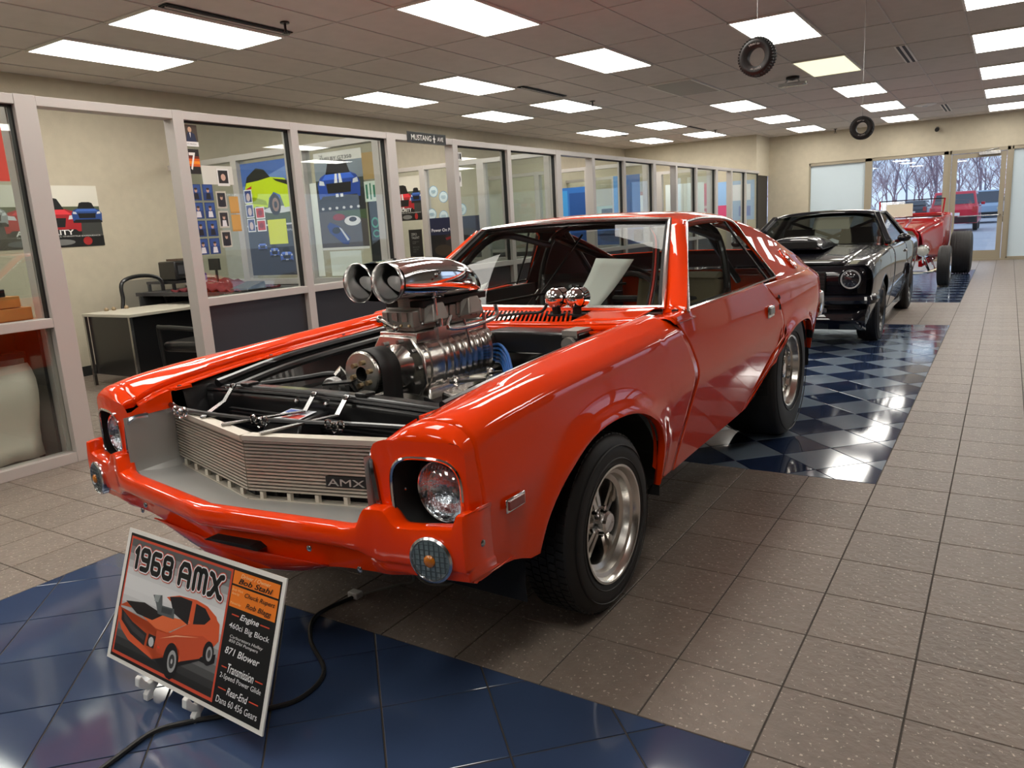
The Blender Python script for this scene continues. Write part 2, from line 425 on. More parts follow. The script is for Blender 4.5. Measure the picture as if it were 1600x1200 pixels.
for (i, j), lab in lightcells.items():
    x = GX + PX * i; y = GY + PY * j; kind = 'dead' if 'unlit' in lab else ('warm' if 'yellow' in lab else 'on')
    loc = (x + PX / 2, y + PY / 2, ZC - .012)
    if kind in proto: tree_copy(proto[kind], None, loc, None, lab); continue
    t = thing('ceiling_light', lab, 'light', loc, 0, 'flat ceiling lights'); a, b = PX / 2 - .012, PY / 2 - .012
    fr = MB()
    for s in (-1, 1):
        fr.box((s * a - .012, -b, -.004), (s * a + .012, b, .018)); fr.box((-a, s * b - .012, -.004), (a, s * b + .012, .018))
    fr.box((-a, -b, .012), (a, b, .018)); obj('light_frame', fr, M_white, t, smooth=0)
    obj('diffuser', MB().box((-a + .012, -b + .012, -.003), (a - .012, b - .012, .004)), {'on': M_emit, 'warm': M_emity, 'dead': M_dead}[kind], t, smooth=0)
    proto[kind] = t
# slot vents
M_slot = mat('slot_black', (.01, .01, .012), .6)
def slotvent(lab, x, y0, y1, w=.07, bright=False):
    t = thing('slot_vent', lab, 'vent', (x, y0, ZC - .006), 0, 'ceiling slot vents'); L = y1 - y0
    obj('vent_frame', MB().box((-w, 0, -.004), (w, L, .004)), M_white if bright else M_slot, t, smooth=0)
    for k in (-1, 1): obj('slot', MB().box((k * w * .45 - .016, .02, -.008), (k * w * .45 + .016, L - .02, -.004)), M_slot, t, smooth=0)
    if not bright: obj('blade', MB().box((-.006, .02, -.014), (.006, L - .02, -.004)), M_white, t, smooth=0)
slotvent('long dark slot vent beside the nearest ceiling light', -5.56, 3.95, 5.2, .055)
slotvent('dark slot vent in front of the second-row ceiling light', -5.58, 9.2, 10.4, .055)
slotvent('dark slot vent near the far office wall', -7.25, 15.0, 16.3, .06)
slotvent('dark slot vent near the far end, second row', -5.7, 16.0, 17.0, .05)
slotvent('white framed double slot vent over the aisle', -1.19, 10.6, 11.9, .07, True)
slotvent('white framed double slot vent near the far wall', -1.17, 17.5, 18.9, .07, True)
def sprinkler(lab, x, y):
    t = thing('sprinkler', lab, 'sprinkler', (x, y, ZC), 0, 'ceiling sprinklers')
    obj('stem', MB().lathe([(0, .04), (-.01, .04), (-.012, .012), (-.06, .010), (-.075, .016), (-.08, .003)], 12, None, 'z'), M_black, t)
    obj('deflector', MB().lathe([(-.095, .004), (-.097, .035), (-.1, .035), (-.1, .0)], 12, None, 'z').bar((-.02, 0, -.07), (-.02, 0, -.097), .004, .004).bar((.02, 0, -.07), (.02, 0, -.097), .004, .004), M_black, t)
k = 1.64
sprinkler('black sprinkler head beside the nearest ceiling light', -3.24 * k, 3.01 * k)
sprinkler('small sprinkler head right of the second-row lights', -3.36 * k, 6.83 * k)
sprinkler('small sprinkler head by the farthest left lights', -3.38 * k, 10.55 * k)
sprinkler('small sprinkler head near the far wall corner', -2.18 * k, 12.3 * k)
t = thing('ceiling_speaker', 'round white ceiling fixture near the far slot vent', 'speaker', (-.89 * k, 10.49 * k, ZC))
obj('body', MB().lathe([(0, .2), (-.01, .2), (-.03, .12), (-.035, 0)], 24, None, 'z'), M_white, t)
obj('grille', MB().lathe([(-.034, .05), (-.04, .04), (-.04, 0)], 16, None, 'z'), M_steel, t)
t = thing('exit_sign', 'chrome edged emergency fixture below the yellowish ceiling light', 'sign', (-1.62 * k, 7.15 * k, ZC))
obj('canopy', MB().lathe([(0, .09), (-.03, .09), (-.04, .05), (-.05, 0)], 16, None, 'z'), M_black, t)
obj('housing', MB().cbox((0, 0, -.10), (.38, .07, .05)), M_steel, t, bevel=.008)
for s in (-1, 1): obj('bracket', MB().bar((s * .07, 0, -.03), (s * .1, 0, -.09), .02, .02), M_steel, t)
# ---------------------------------------------------------------- walls
struct('wall_left', MB().box((XB - .15, YB, 0), (XB, YJ, ZC + .05)), M_wall, smooth=0)
struct('wall_back', MB().box((XB, YB - .15, 0), (XR, YB, ZC + .05)), mat('wall_back_taupe', lin(90, 82, 72), .8), smooth=0)
struct('baseboard_left', MB().box((XB, YB, 0), (XB + .012, YJ, .11)), M_base, smooth=0)
wj = MB().box((XB, YJ, 0), (XP - .02, YJ + .15, ZC + .05)).box((XP - .15, YJ + .15, 2.25), (XP - .02, YF, ZC + .05))
struct('wall_recess', wj, M_wall, smooth=0)
struct('doorway_1', MB().box((XP - .13, YJ + .1, 0), (XP - .06, YF, 2.25)), mat('doorway_shade', (.01, .01, .012), .4), smooth=0)  # black slab stands for the shade inside an open doorway
HZ = 2.47; XA, XB2, XC2, XD, XE2 = -4.24, -2.93, -2.83, -1.22, -.03     # far wall openings
wf = MB().box((XP - .05, YF, 0), (XA, YF + .2, ZC + .05)).box((XA, YF, HZ), (XR, YF + .2, ZC + .05))
wf.box((XR - .9, YF, 0), (XR, YF + .2, HZ))
struct('wall_far', wf, M_wall, smooth=0)
# right wall: plain, with two tall windows near the far end
wr = MB().box((XR, YB, 0), (XR + .2, 12.5, ZC + .05)).box((XR, 12.5, 0), (XR + .2, YF, .15)).box((XR, 12.5, 2.6), (XR + .2, YF, ZC + .05))
for y in (12.5, 15.2, 17.9, 20.4): wr.box((XR, y - .1, .15), (XR + .2, y + .1, 2.6))
struct('wall_right', wr, mat('wall_right_taupe', lin(96, 88, 80), .8), smooth=0)
for n, y in enumerate((12.6, 15.3, 18.0)): struct('window_%d' % (30 + n), MB().box((XR + .09, y, .15), (XR + .10, y + 2.5, 2.6)), M_pane, smooth=0)
# far glazing
def fglass(n, xa, xb, m, z0=.07, fw=.05, mm=M_bronze, open_=False):
    t = thing('window_%d' % n, None, None); t['kind'] = 'structure'
    f = MB().box((xa, YF + .02, z0 - .05), (xa + fw, YF + .16, HZ)).box((xb - fw, YF + .02, z0 - .05), (xb, YF + .16, HZ)).box((xa, YF + .02, HZ - .07), (xb, YF + .16, HZ)).box((xa, YF + .02, 0), (xb, YF + .16, z0))
    obj('window_frame', f, mm, t, smooth=0)
    obj('pane', MB().box((xa + fw, YF + .085, z0), (xb - fw, YF + .092, HZ - .07)), m, t, smooth=0)
fglass(1, XA, XB2, M_frost, fw=.03); fglass(2, XC2 - .1, XD + .03, M_pane, fw=.12)
for n, (a, b) in enumerate([(0.0, 1.35), (1.35, 2.7), (2.7, 4.05), (4.05, 5.3)]): fglass(3 + n, a, b, M_frost, fw=.03)
t = thing('door_2', None, None); t['kind'] = 'structure'
d = MB().box((XD + .03, YF, .0), (XD + .06, YF + .17, HZ)).box((XE2 - .06, YF, 0), (XE2 + .03, YF + .17, HZ)).box((XD, YF, HZ - .08), (XE2, YF + .17, HZ))
obj('door_frame', d, M_bronze, t, smooth=0)
s = MB().box((XD + .07, YF + .03, .02), (XD + .18, YF + .08, HZ - .09)).box((XE2 - .17, YF + .03, .02), (XE2 - .07, YF + .08, HZ - .09)).box((XD + .18, YF + .03, .02), (XE2 - .17, YF + .08, .22)).box((XD + .18, YF + .03, HZ - .19), (XE2 - .17, YF + .08, HZ - .09))
obj('door_leaf', s, M_bronze, t, smooth=0)
obj('pane', MB().box((XD + .18, YF + .05, .22), (XE2 - .17, YF + .056, HZ - .19)), M_pane, t, smooth=0)
obj('threshold', MB().box((XD - .4, YF - .05, 0), (XE2 + .12, YF + .17, .035)), M_bronze, t, smooth=0)
obj('push_bar', MB().tube([(XD + .25, YF - .04, 1.0), (XE2 - .14, YF - .04, 1.0)], .012).tube([(XE2 - .14, YF - .04, 1.0), (XE2 - .12, YF + .04, 1.0)], .02), M_steel, t)
obj('door_closer', MB().cbox((-.42, YF - .03, HZ - .11), (.42, .08, .08)).bar((-.5, YF - .06, HZ - .06), (-.25, YF + .0, HZ - .02), .03, .02), M_steel, t, bevel=.008)
t = thing('wall_camera', 'small dark security camera on the wall above the glass door', 'camera', (-1.47, YF, 2.98))
obj('mount', MB().cbox((0, -.03, 0.02), (.04, .06, .05)), M_black, t); obj('lens_housing', MB().tube([(0, -.05, 0), (0, -.18, -.03)], .045, 12), M_black, t)
# ---------------------------------------------------------------- glazed office screens
MODY = [2.60 + 3.38 * k for k in range(-3, 6)]
RT, RB, SL0, SL1 = 2.335, 2.275, .905, .965
def pane_set(t, ya, yb, solid_low, x=XP):
    obj('pane', MB().box((x - .004, ya, SL1), (x + .004, yb, RB)), M_pane, t, smooth=0)
    g = MB()
    for yy in (ya, yb - .012): g.box((x - .02, yy, SL1), (x + .02, yy + .012, RB))
    g.box((x - .02, ya, RB - .012), (x + .02, yb, RB)); obj('gasket', g, M_gasket, t, smooth=0)
    obj('lower_panel' if solid_low else 'pane', MB().box((x - .006, ya, .07), (x + .006, yb, SL0)), M_darkpanel if solid_low else M_pane, t, smooth=0)
n = 7
for k, y in enumerate(MODY):
    if y + 1 > YJ: break
    t = thing('window_%d' % n, None, None); t['kind'] = 'structure'; n += 1
    ye = min(y + 3.38 - .07, YJ); D = .055
    obj('post', MB().box((XP - D - .002, y - .07, 0), (XP + D + .002, y + .06, RT + .002)), M_alu, t, smooth=0, bevel=.003)
    if y + 1.0 < YJ: obj('post', MB().box((XP - D - .002, y + 1.0, 0), (XP + D + .002, y + 1.09, RT + .002)), M_alu, t, smooth=0, bevel=.003)
    obj('top_rail', MB().box((XP - D, y + .06, RB), (XP + D, ye, RT)), M_alu, t, smooth=0, bevel=.003)
    if y + 1.09 < ye:
        obj('sill_rail', MB().box((XP - D, y + 1.09, SL0), (XP + D, ye, SL1)), M_alu, t, smooth=0, bevel=.003)
        obj('bottom_rail', MB().box((XP - D, y + 1.09, 0), (XP + D, ye, .07)), M_alu, t, smooth=0, bevel=.003)
        if y + 2.2 < ye:
            obj('mullion', MB().box((XP - D - .0015, y + 2.10, .0), (XP + D + .0015, y + 2.18, RT + .0015)), M_alu, t, smooth=0, bevel=.003)
            pane_set(t, y + 1.09, y + 2.10, k > 2); pane_set(t, y + 2.18, ye, k > 2)
        else: pane_set(t, y + 1.09, ye, True)
    # cross screen behind the post
    if k >= 3 or k == 2 or k == 1:
        t = thing('window_%d' % n, None, None); t['kind'] = 'structure'; n += 1
        yy = y - .02; xs = [XB, -7.49, -7.39, -6.44, -6.32, -5.33, -5.245]
        for a, b in ((1, 2), (3, 4), (5, 6)): obj('mullion', MB().box((xs[a], yy - D - .002, 0), (xs[b], yy + D + .002, RT + .002)), M_alu, t, smooth=0)
        obj('top_rail', MB().box((xs[0], yy - D, RB), (xs[6], yy + D, RT)), M_alu, t, smooth=0)
        obj('sill_rail', MB().box((xs[0], yy - D, SL0 - .02), (xs[6], yy + D, SL1 - .02)), M_alu, t, smooth=0)
        for a, b in ((0, 1), (2, 3), (4, 5)):
            obj('pane', MB().box((xs[a], yy - .003, SL1 - .02), (xs[b], yy + .003, RB)), M_pane, t, smooth=0)
            obj('lower_panel', MB().box((xs[a], yy - .006, .0), (xs[b], yy + .006, SL0)), M_darkpanel, t, smooth=0)
# ================================================================ the orange coupe
M_or = mat('orange_paint', (.93, .050, .0), .5, coat=1.0, spec=.02)
M_or.node_tree.nodes['Principled BSDF'].inputs['Coat IOR'].default_value = 1.55
M_chrome = mat('chrome', (.85, .85, .86), .06, metal=1)
M_pol = mat('polished_aluminium', (.80, .78, .74), .24, metal=1, bump=(40, .06, .002))
M_cast = mat('cast_aluminium', (.36, .35, .32), .45, metal=.6, bump=(60, .3, .002))
M_silver = mat('silver_paint', lin(180, 180, 177), .38, metal=.5)
M_gbar = mat('grille_bar', lin(188, 181, 168), .4, metal=.45)
M_rub = mat('tyre_rubber', (.013, .012, .012), .55, bump=(120, .12, .001))
M_satin = mat('satin_black', (.010, .010, .011), .3, coat=.3)
M_matte = mat('matte_black', (.008, .008, .008), .7)
M_lens = glass('lamp_glass', (.9, .93, .95), .12, .05)
M_wind = glass('windscreen_glass', (.66, .69, .67), -.012, .0, .10)
M_brite = mat('bright_trim', (.80, .80, .80), .22, metal=1)
M_reflector = mat('lamp_reflector', (.75, .76, .78), .12, metal=1, bump=(35, .6, .01))
M_amber = mat('amber_lens', (.55, .16, .01), .15, coat=1)
M_redlens = mat('red_lens', (.25, .01, .01), .2, coat=1)
M_bluew = mat('blue_ignition_wire', (.02, .12, .42), .35)
M_brass = mat('brass_bolt', (.55, .42, .25), .35, metal=1)
M_paper = mat('white_card', lin(225, 228, 222), .6)
M_tan = mat('tan_seat', lin(158, 146, 116), .7)
YAW = math.radians(1.01)
car = thing('muscle_car', 'orange two-door coupe with chrome supercharger through its open bonnet', 'car', (-1.97, 2.30, 0), -YAW)
arcF = (.008, .318, .482, .388); arcR = (2.60, .38, .47, .325)
def arch(y, c):
    d = (y - c[0]) / c[2]
    return c[1] + c[3] * (1 - abs(d) ** 2.3) ** (1 / 2.3) if abs(d) < 1 else -1
roc = pch([-.85, -.6, -.45, .5, 1.0, 1.6, 2.0, 3.0, 3.3, 3.5], [.455, .435, .39, .30, .315, .335, .36, .44, .50, .56])
zcr = pch([-.85, 0, .9, 1.6, 2.3, 3.5], [.665, .655, .69, .70, .735, .78])
xcr = pch([-.80, -.6, 0, 1.0, 1.8, 2.5, 3.1, 3.4, 3.52], [.874, .876, .877, .872, .874, .888, .870, .82, .74])
ztp = pch([-.85, -.80, -.6, -.35, .25, .75], [.855, .866, .889, .905, .925, .945])
def sideX(y, z):
    zc = zcr(y); xc = xcr(y); s = .012
    up = math.log1p(math.exp((z - zc) / s)) * s; dn = math.log1p(math.exp((zc - z) / s)) * s
    x = xc - up * .075 - .18 * up * up - dn * .13 - .10 * dn * dn
    for c in (arcF, arcR):     # wheel-lip flares
        dx = (y - c[0]) / c[2]; dz = max(0, z - c[1]) / c[3]; r = (abs(dx) ** 2.3 + dz ** 2.3) ** (1 / 2.3)
        if z > c[1] - .2 and r > .9: x += .022 * math.exp(-((r - 1.0) / .13) ** 2)
    return x
def zbot(y): return max(roc(y), arch(y, arcF), arch(y, arcR))
gx0 = pch([-.86, -.80, -.7, -.5, 0, .75], [.575, .625, .648, .655, .658, .672])
gz0 = pch([-.86, -.80, -.7, -.5, -.25, .4, .75], [.815, .842, .868, .895, .918, .952, .966])
def resample(P, n, w=None):
    P = np.array(P); L = np.concatenate([[0], np.cumsum(np.linalg.norm(np.diff(P, axis=0), axis=1))])
    t = np.linspace(0, L[-1], n) if w is None else np.interp(np.linspace(0, 1, n), np.linspace(0, 1, len(w)), w) * L[-1]
    return np.stack([np.interp(t, L, P[:, k]) for k in range(P.shape[1])], 1)
def sst(a, b, x): t = min(1, max(0, (x - a) / (b - a))); return t * t * (3 - 2 * t)
def yn(x, z=.7): return -.853 + .048 * (max(0, x - .57) / .30) ** 2
def fender_sec(y):
    zt = ztp(y); z0 = gz0(y); x0 = gx0(y); xt = sideX(y, zt - .075)
    top = crom([(x0 + .004, z0 - .03), (x0, z0 - .004), (x0 + .015, z0 + .006), (x0 + (xt - x0) * .35, max(z0, zt) + .016), (x0 + (xt - x0) * .65, zt + .018), (xt - .038, zt + .004), (xt - .012, zt - .022), (xt - .002, zt - .048), (xt, zt - .075)], 6)
    zb = zbot(y); side = [(sideX(y, z), z) for z in np.linspace(zt - .075, zb, 40)[1:]]
    side.append((side[-1][0] - .03, zb + .002))
    return [tuple(p) for p in top] + side
def ywarp(y):   # sweep of the nose in plan: the outer corner sits further back
    return y
FD = pch([.30, .41, .56, .71, .83, .95, 1.0], [.70, .727, .79, .853, .80, .688, .66])
RD = pch([.33, .41, .48, .54, .68, .83, .93, .99], [1.62, 1.80, 1.98, 2.127, 2.235, 2.19, 2.05, 1.95])
def fender():
    rows = []; N = 46
    ys = np.concatenate([np.linspace(-.80, -.47, 10)[:-1], arcF[0] - .475 * np.cos(np.linspace(0, PI, 30)), np.linspace(.485, .70, 8)[1:]])
    for k, y in enumerate(ys):
        s = (y + .80) / 1.5
        sec = resample(fender_sec(y), 70); row = []
        for x, z in sec:
            yy = y if s < .75 else y + (FD(z) - .003 - .70) * (s - .75) / .25
            nose = max(0, 1 - (y + .80) / .10)
            
            row.append((x, yy + nose * (yn(x) + .85), z))
        rows.append(row)
    return rows
def arch_lip(c, w=.042):
    rows = []
    for a in np.linspace(0, PI, 36):
        y = c[0] - c[2] * .995 * math.cos(a); z = max(arch(y, c), roc(y))
        x = sideX(y, z + .01); rows.append([(x - .028, y, z), (x - .03, y, z + .004), (x - w, y, z + .012)])
    return rows
def side_part(fy0, fy1, zt, n=60, m=44, arc=None):
    # patch of the body side between two edge curves; zt(y) is its top line
    rows = []
    for s in np.linspace(0, 1, n):
        if arc is not None: s = np.interp(s, [0, 1], [0, 1])
        row = []
        ymid = fy0(.6) + (fy1(.6) - fy0(.6)) * s; zb = zbot(ymid); top = zt(ymid)
        for t in np.linspace(0, 1, m):
            z = top + (zb - top) * t; y = fy0(z) + (fy1(z) - fy0(z)) * s
            for _ in range(3):
                zb2 = zbot(y); tp = zt(y); z = tp + (zb2 - tp) * t; y = fy0(z) + (fy1(z) - fy0(z)) * s
            row.append((sideX(y, z), y, z))
        x, y, z = row[-1]; row.append((x - .035, y, z + .003))
        x, y, z = row[0]; row.insert(0, (x - .012, y, z + .008)); row.insert(0, (x - .05, y, z + .008))
        rows.append(row)
    return rows
belt = pch([.6, .82, 1.5, 2.0, 2.3], [.958, .972, .978, .990, 1.0])
# sail / fastback profile: half width and height of the shoulder line
sx = pch([1.95, 2.1, 2.4, 2.8, 3.15, 3.4, 3.52], [.615, .63, .665, .70, .715, .71, .69])
sz = pch([1.95, 2.1, 2.3, 2.6, 2.9, 3.15, 3.35, 3.45, 3.52], [1.348, 1.335, 1.302, 1.232, 1.15, 1.080, 1.020, .985, .955])
HIP = .90
def QX(y, z):
    if z <= HIP: return sideX(y, z)
    X1 = sx(y); Z1 = sz(y) - .015; h = sideX(y, HIP)
    if Z1 <= HIP + .02: return h
    t = min(1, max(0, (Z1 - z) / (Z1 - HIP))); S = .55 * t * t * (3 - 2 * t) + .45 * math.sin(t * PI / 2)
    return X1 + (h - X1) * S
def zL(y): return min(.985, sz(y) - .045)
def quarter_low():
    rows = []
    for s_ in np.linspace(0, 1, 110):
        row = []
        for t in np.linspace(0, 1, 60):
            z = .9
            for _ in range(4):
                y = RD(z) + .0025 + (3.52 - RD(z) - .0025) * s_; z = zL(y) + (zbot(y) - zL(y)) * t
            row.append((QX(y, z), y, z))
        x, y, z = row[-1]; row.append((x - .035, y, z + .003)); rows.append(row)
    return rows
def sail():
    W = lambda z: float(np.interp(z, [.90, .996, 1.03, 1.30, 1.36], [2.205, 2.205, 2.200, 2.06, 1.95]))
    rows = []
    for s_ in np.linspace(0, 1, 80):
        row = []
        for t in np.linspace(0, 1, 40):
            z = 1.1
            for _ in range(6):
                y = W(z) + (3.52 - W(z)) * s_; z = zL(y) + (sz(y) - .015 - zL(y)) * t
            row.append((QX(y, z), y, z))
        x, y, z = row[-1]; row += [(x - .004, y, z + .009), (x - .014, y, z + .015), (x - .030, y, z + .018), (x - .055, y, z + .022)]; rows.append(row)
    return rows
def outward(o, c=(0, None, .62)):
    me = o.data; me.update(); acc = 0
    for p in me.polygons:
        ce = p.center; d = Vector((ce.x, 0, ce.z - c[2])); acc += p.normal.dot(d) * p.area
    if acc < 0: me.flip_normals()
    md = o.modifiers.get('so'); md.offset = -1; md.thickness = .006; md.material_offset = 1; me.materials.append(M_matte)
    return o
def both(name, fn, m, solid=0, par=None, labels=None, **k):
    r = []
    for i, s in enumerate((1, -1)):
        mb = fn()
        if s < 0: mb = mb.flipped()
        r.append(obj(name, mb, m, par or car, solid=solid, label=(labels[i] if labels else None), **k))
        if solid and m is M_or: outward(r[-1])
    return r
both('front_fender', lambda: MB().grid(fender()), M_or, solid=.004, smooth=40)
both('fender_liner', lambda: MB().grid(arch_lip(arcF)), M_or, smooth=50)
both('door', lambda: MB().grid(side_part(lambda z: FD(z) + .004, lambda z: RD(z), belt)), M_or, solid=.004, smooth=40)
both('quarter_panel', lambda: MB().grid(quarter_low()), M_or, solid=.004, smooth=40)
both('sail_panel', lambda: MB().grid(sail()), M_or, solid=.004, smooth=50)
both('fender_liner', lambda: MB().grid(arch_lip(arcR)), M_or, smooth=50)
# dark wheel wells
def well(c):
    mb = MB(); rows = []
    for a in np.linspace(-.15, PI + .15, 24):
        y = c[0] - (c[2] + .03) * math.cos(a); z = c[1] + (c[3] + .03) * max(-.3, math.sin(a)) ** 1; rows.append([(.825, y, z), (.42, y, z)])
    mb.grid(rows); rows = [[r[1], (.42, c[0], .3)] for r in rows]; mb.grid(rows); return mb
both('wheel_well', lambda: well(arcF), M_matte, smooth=0); both('wheel_well', lambda: well((arcR[0], arcR[1], arcR[2], arcR[3])), M_matte, smooth=0)
both('rocker_panel', lambda: MB().grid([[(sideX(y, roc(y)) - .03, y, roc(y) + .004), (.78, y, roc(y) - .02), (.70, y, roc(y) - .02)] for y in np.linspace(.46, 2.02, 20)]), M_matte)
# roof
rz = pch([1.28, 1.4, 1.7, 2.0, 2.2], [1.385, 1.402, 1.413, 1.408, 1.388])
def roof():
    rows = []
    for y0 in np.linspace(0, 1, 24):
        row = []
        for t in np.linspace(-1, 1, 49):
            a = abs(t); X = .622 * t; yf = 1.295 + .055 * a ** 2.5; yr = 2.16 - .06 * a ** 2; y = yf + (yr - yf) * y0
            z = rz(y) - .030 * a ** 2 - .030 * a ** 8
            if y0 == 0: z -= .014
            row.append((X, y, z))
        X = row[-1]; row.append((X[0] + .004, X[1], X[2] - .025)); X = row[0]; row.insert(0, (X[0] - .004, X[1], X[2] - .025)); rows.append(row)
    return MB().grid(rows)
outward(obj('roof_panel', roof(), M_or, car, solid=.006, smooth=40))
def deckf(y0, y1, hw, m, name, zoff=0, **k):
    rows = []
    for y in np.linspace(y0, y1, 22):
        w = hw(y); rows.append([(w * t, y, sz(y) + zoff + .016 * (1 - t * t)) for t in np.linspace(-1, 1, 21)])
    return obj(name, MB().grid(rows), m, car, smooth=40, **k)
outward(deckf(3.02, 3.50, lambda y: sx(y) - .05, M_or, 'boot_lid', solid=.004))
deckf(2.14, 3.03, lambda y: sx(y) - .14, M_wind, 'rear_window', -.03)
for s in (1, -1):
    rows = [[(s * (sx(y) - .05), y, sz(y) + .012), (s * (sx(y) - .10), y, sz(y) - .015), (s * (sx(y) - .15), y, sz(y) - .02)] for y in np.linspace(2.12, 3.04, 20)]
    obj('rear_window_frame', MB().grid(rows), M_or, car, solid=.004)
# tail panel and rear bumper
obj('tail_panel', MB().grid([[(x, 3.50 - .06 * abs(x / .74) ** 3, z) for x in np.linspace(-.74, .74, 20)] for z in np.linspace(.955, .50, 8)]), M_or, car, solid=.004)
rb = [(x, 3.56 - .09 * abs(x / .81) ** 3, .0) for x in np.linspace(-.81, .81, 28)]
obj('rear_bumper', MB().grid([[(x * (1 - .0), y + o, z) for o, z in ((-.05, .80), (.0, .79), (.015, .73), (.005, .67), (-.05, .64))] for x, y, _ in [(-.848, 3.25, 0), (-.842, 3.40, 0)] + rb + [(.842, 3.40, 0), (.848, 3.25, 0)]]), M_chrome, car, solid=.004)
# A pillars, drip rails, sills
def pillar():
    a0, a1 = (.722, .835, .965), (.560, 1.315, 1.352); b0, b1 = (.842, .80, .972), (.628, 1.372, 1.348); rows = []
    for t in np.linspace(0, 1, 14):
        A = np.array(a0) * (1 - t) + np.array(a1) * t; B = np.array(b0) * (1 - t) + np.array(b1) * t
        bow = np.array([.01, 0, .02]) * math.sin(PI * t) * .5; A = A + bow; B = B + bow
        mid = (A + B) / 2 + np.array([.012, -.012, .008]); rows.append([A + np.array([-.02, .04, -.02]), A, A * .75 + B * .25 + np.array([.006, -.009, .005]), mid, A * .25 + B * .75 + np.array([.006, -.006, .004]), B, B + np.array([-.03, .03, -.01])])
    return MB().grid(rows)
both('windscreen_pillar', pillar, M_or, solid=.004, smooth=50)
drip = [(.845, .815, .975), (.735, 1.09, 1.165), (.632, 1.365, 1.345), (.634, 1.55, 1.357), (.636, 1.80, 1.353), (.640, 2.00, 1.335), (.655, 2.08, 1.30), (.74, 2.15, 1.15), (.835, 2.205, 1.005)]
def driptr():
    P = crom([drip[0], drip[1], drip[2]], 6)[:-1] + crom([drip[2], drip[3], drip[4], drip[5], drip[6]], 5)[:-1] + crom([drip[6], drip[7], drip[8]], 5)
    return MB().tube(P, .0065, 6)
both('window_moulding', driptr, M_brite)
both('belt_moulding', lambda: MB().tube([(sideX(y, belt(y)) - .010, y, belt(y) + .010) for y in np.linspace(.80, 2.19, 16)], .006, 6), M_chrome)
for s in (1, -1):
    P = [(.83, .83, .985), (.628, 1.37, 1.338), (.628, 1.80, 1.345), (.632, 1.99, 1.325), (.648, 2.065, 1.29), (.825, 2.19, 1.0)]
    P = [(s * x, y, z) for x, y, z in P]; c = (s * .73, 1.6, 1.15)
    obj('side_window', MB().add([*P, c], [(i, (i + 1) % 6, 6) for i in range(6)]), M_wind, car, smooth=0)
    obj('window_divider', MB().tube([(s * .632, 1.93, 1.33), (s * .70, 2.0, 1.2), (s * .835, 2.07, .99)], .007, 6), M_satin, car)
    # pillar returns and inner quarter trim, dark
    obj('quarter_trim', MB().grid([[(s * (sx(2.1) + .01), 2.04, 1.33), (s * .60, 2.10, 1.33), (s * .58, 2.4, 1.25)], [(s * .77, 2.15, 1.12), (s * .74, 2.22, 1.12), (s * .60, 2.6, 1.12)], [(s * .84, 2.2, 1.0), (s * .80, 2.28, .98), (s * .62, 2.8, 1.0)]]), mat('oxblood_trim', (.06, .008, .006), .5), car)
    obj('door_trim', MB().box((s * .80, .80, .45), (s * .775, 2.2, .985)), M_matte, car, smooth=0)
# windscreen and chrome frame
bot = [(x, .845 - .0 * x * x, .980 + .004 * (x / .72) ** 2) for x in np.linspace(-.715, .715, 21)]
top = [(x, 1.302 + .035 * abs(x / .56) ** 2.5, 1.374 - .020 * (x / .56) ** 2) for x in np.linspace(-.555, .555, 21)]
WR = [[tuple(np.array(a) * (1 - t) + np.array(b) * t + np.array([0, -.007, .007]) * math.sin(PI * t)) for a, b in zip(bot, top)] for t in np.linspace(0, 1, 10)]
obj('windscreen', MB().grid(WR), M_wind, car, smooth=60)
loop = [WR[0][i] for i in range(21)] + [WR[j][-1] for j in range(1, 9)] + [WR[-1][20 - i] for i in range(21)] + [WR[j][0] for j in range(8, 0, -1)]
lo = [(p[0] * 1.012, p[1] - .008, p[2] + .006) for p in loop]
obj('windscreen_trim', MB().tube(lo, .011, 6, closed=True), M_brite, car)
obj('windscreen_seal', MB().tube([(p[0] * .985, p[1] + .004, p[2] - .004) for p in loop], .014, 6, closed=True), M_matte, car)
# cowl with louvres
cw = MB(); yf = .60
def cz(x, y): return .950 + (y - .6) * .11 + .018 * (abs(x) / .7) ** 2 - .0 * x
for (xa, xb, ya, yb) in ((-.70, .70, .535, .595), (-.70, .70, .80, .86), (-.70, -.585, .59, .81), (.40, .70, .59, .81)):
    cw.grid([[(x, y, cz(x, y)) for y in np.linspace(ya, yb, 5)] for x in np.linspace(xa, xb, 24)])
cw.grid([[(x, .538, cz(x, .538)), (x, .535, cz(x, .538) - .03)] for x in np.linspace(-.70, .70, 24)])
obj('cowl_panel', cw, M_or, car, solid=.003)
both('cowl_corner', lambda: MB().grid([[(x, y, .958 + .014 * (x - .66) / .18 - .03 * max(0, (x - .80) / .05) ** 2) for x in np.linspace(.655, .848, 10)] for y in np.linspace(.665, .90, 6)]), M_or, solid=.003)
obj('cowl_recess', MB().box((-.62, .58, .895), (.42, .82, .905)), M_matte, car, smooth=0)
lv = MB()
for k in range(38):
    x = -.48 + k * .0235; w_ = .0105
    lv.hexa([(x, .595, cz(x, .595) - .001), (x + w_, .595, cz(x, .595) - .001), (x + w_ - .105, .805, cz(x, .8) - .001), (x - .105, .805, cz(x, .8) - .001), (x, .595, cz(x, .595) + .002), (x + w_, .595, cz(x, .595) + .002), (x + w_ - .105, .805, cz(x, .8) + .002), (x - .105, .805, cz(x, .8) + .002)])
tag(obj('cowl_louvres', lv, M_or, car, smooth=0), kind='stuff')
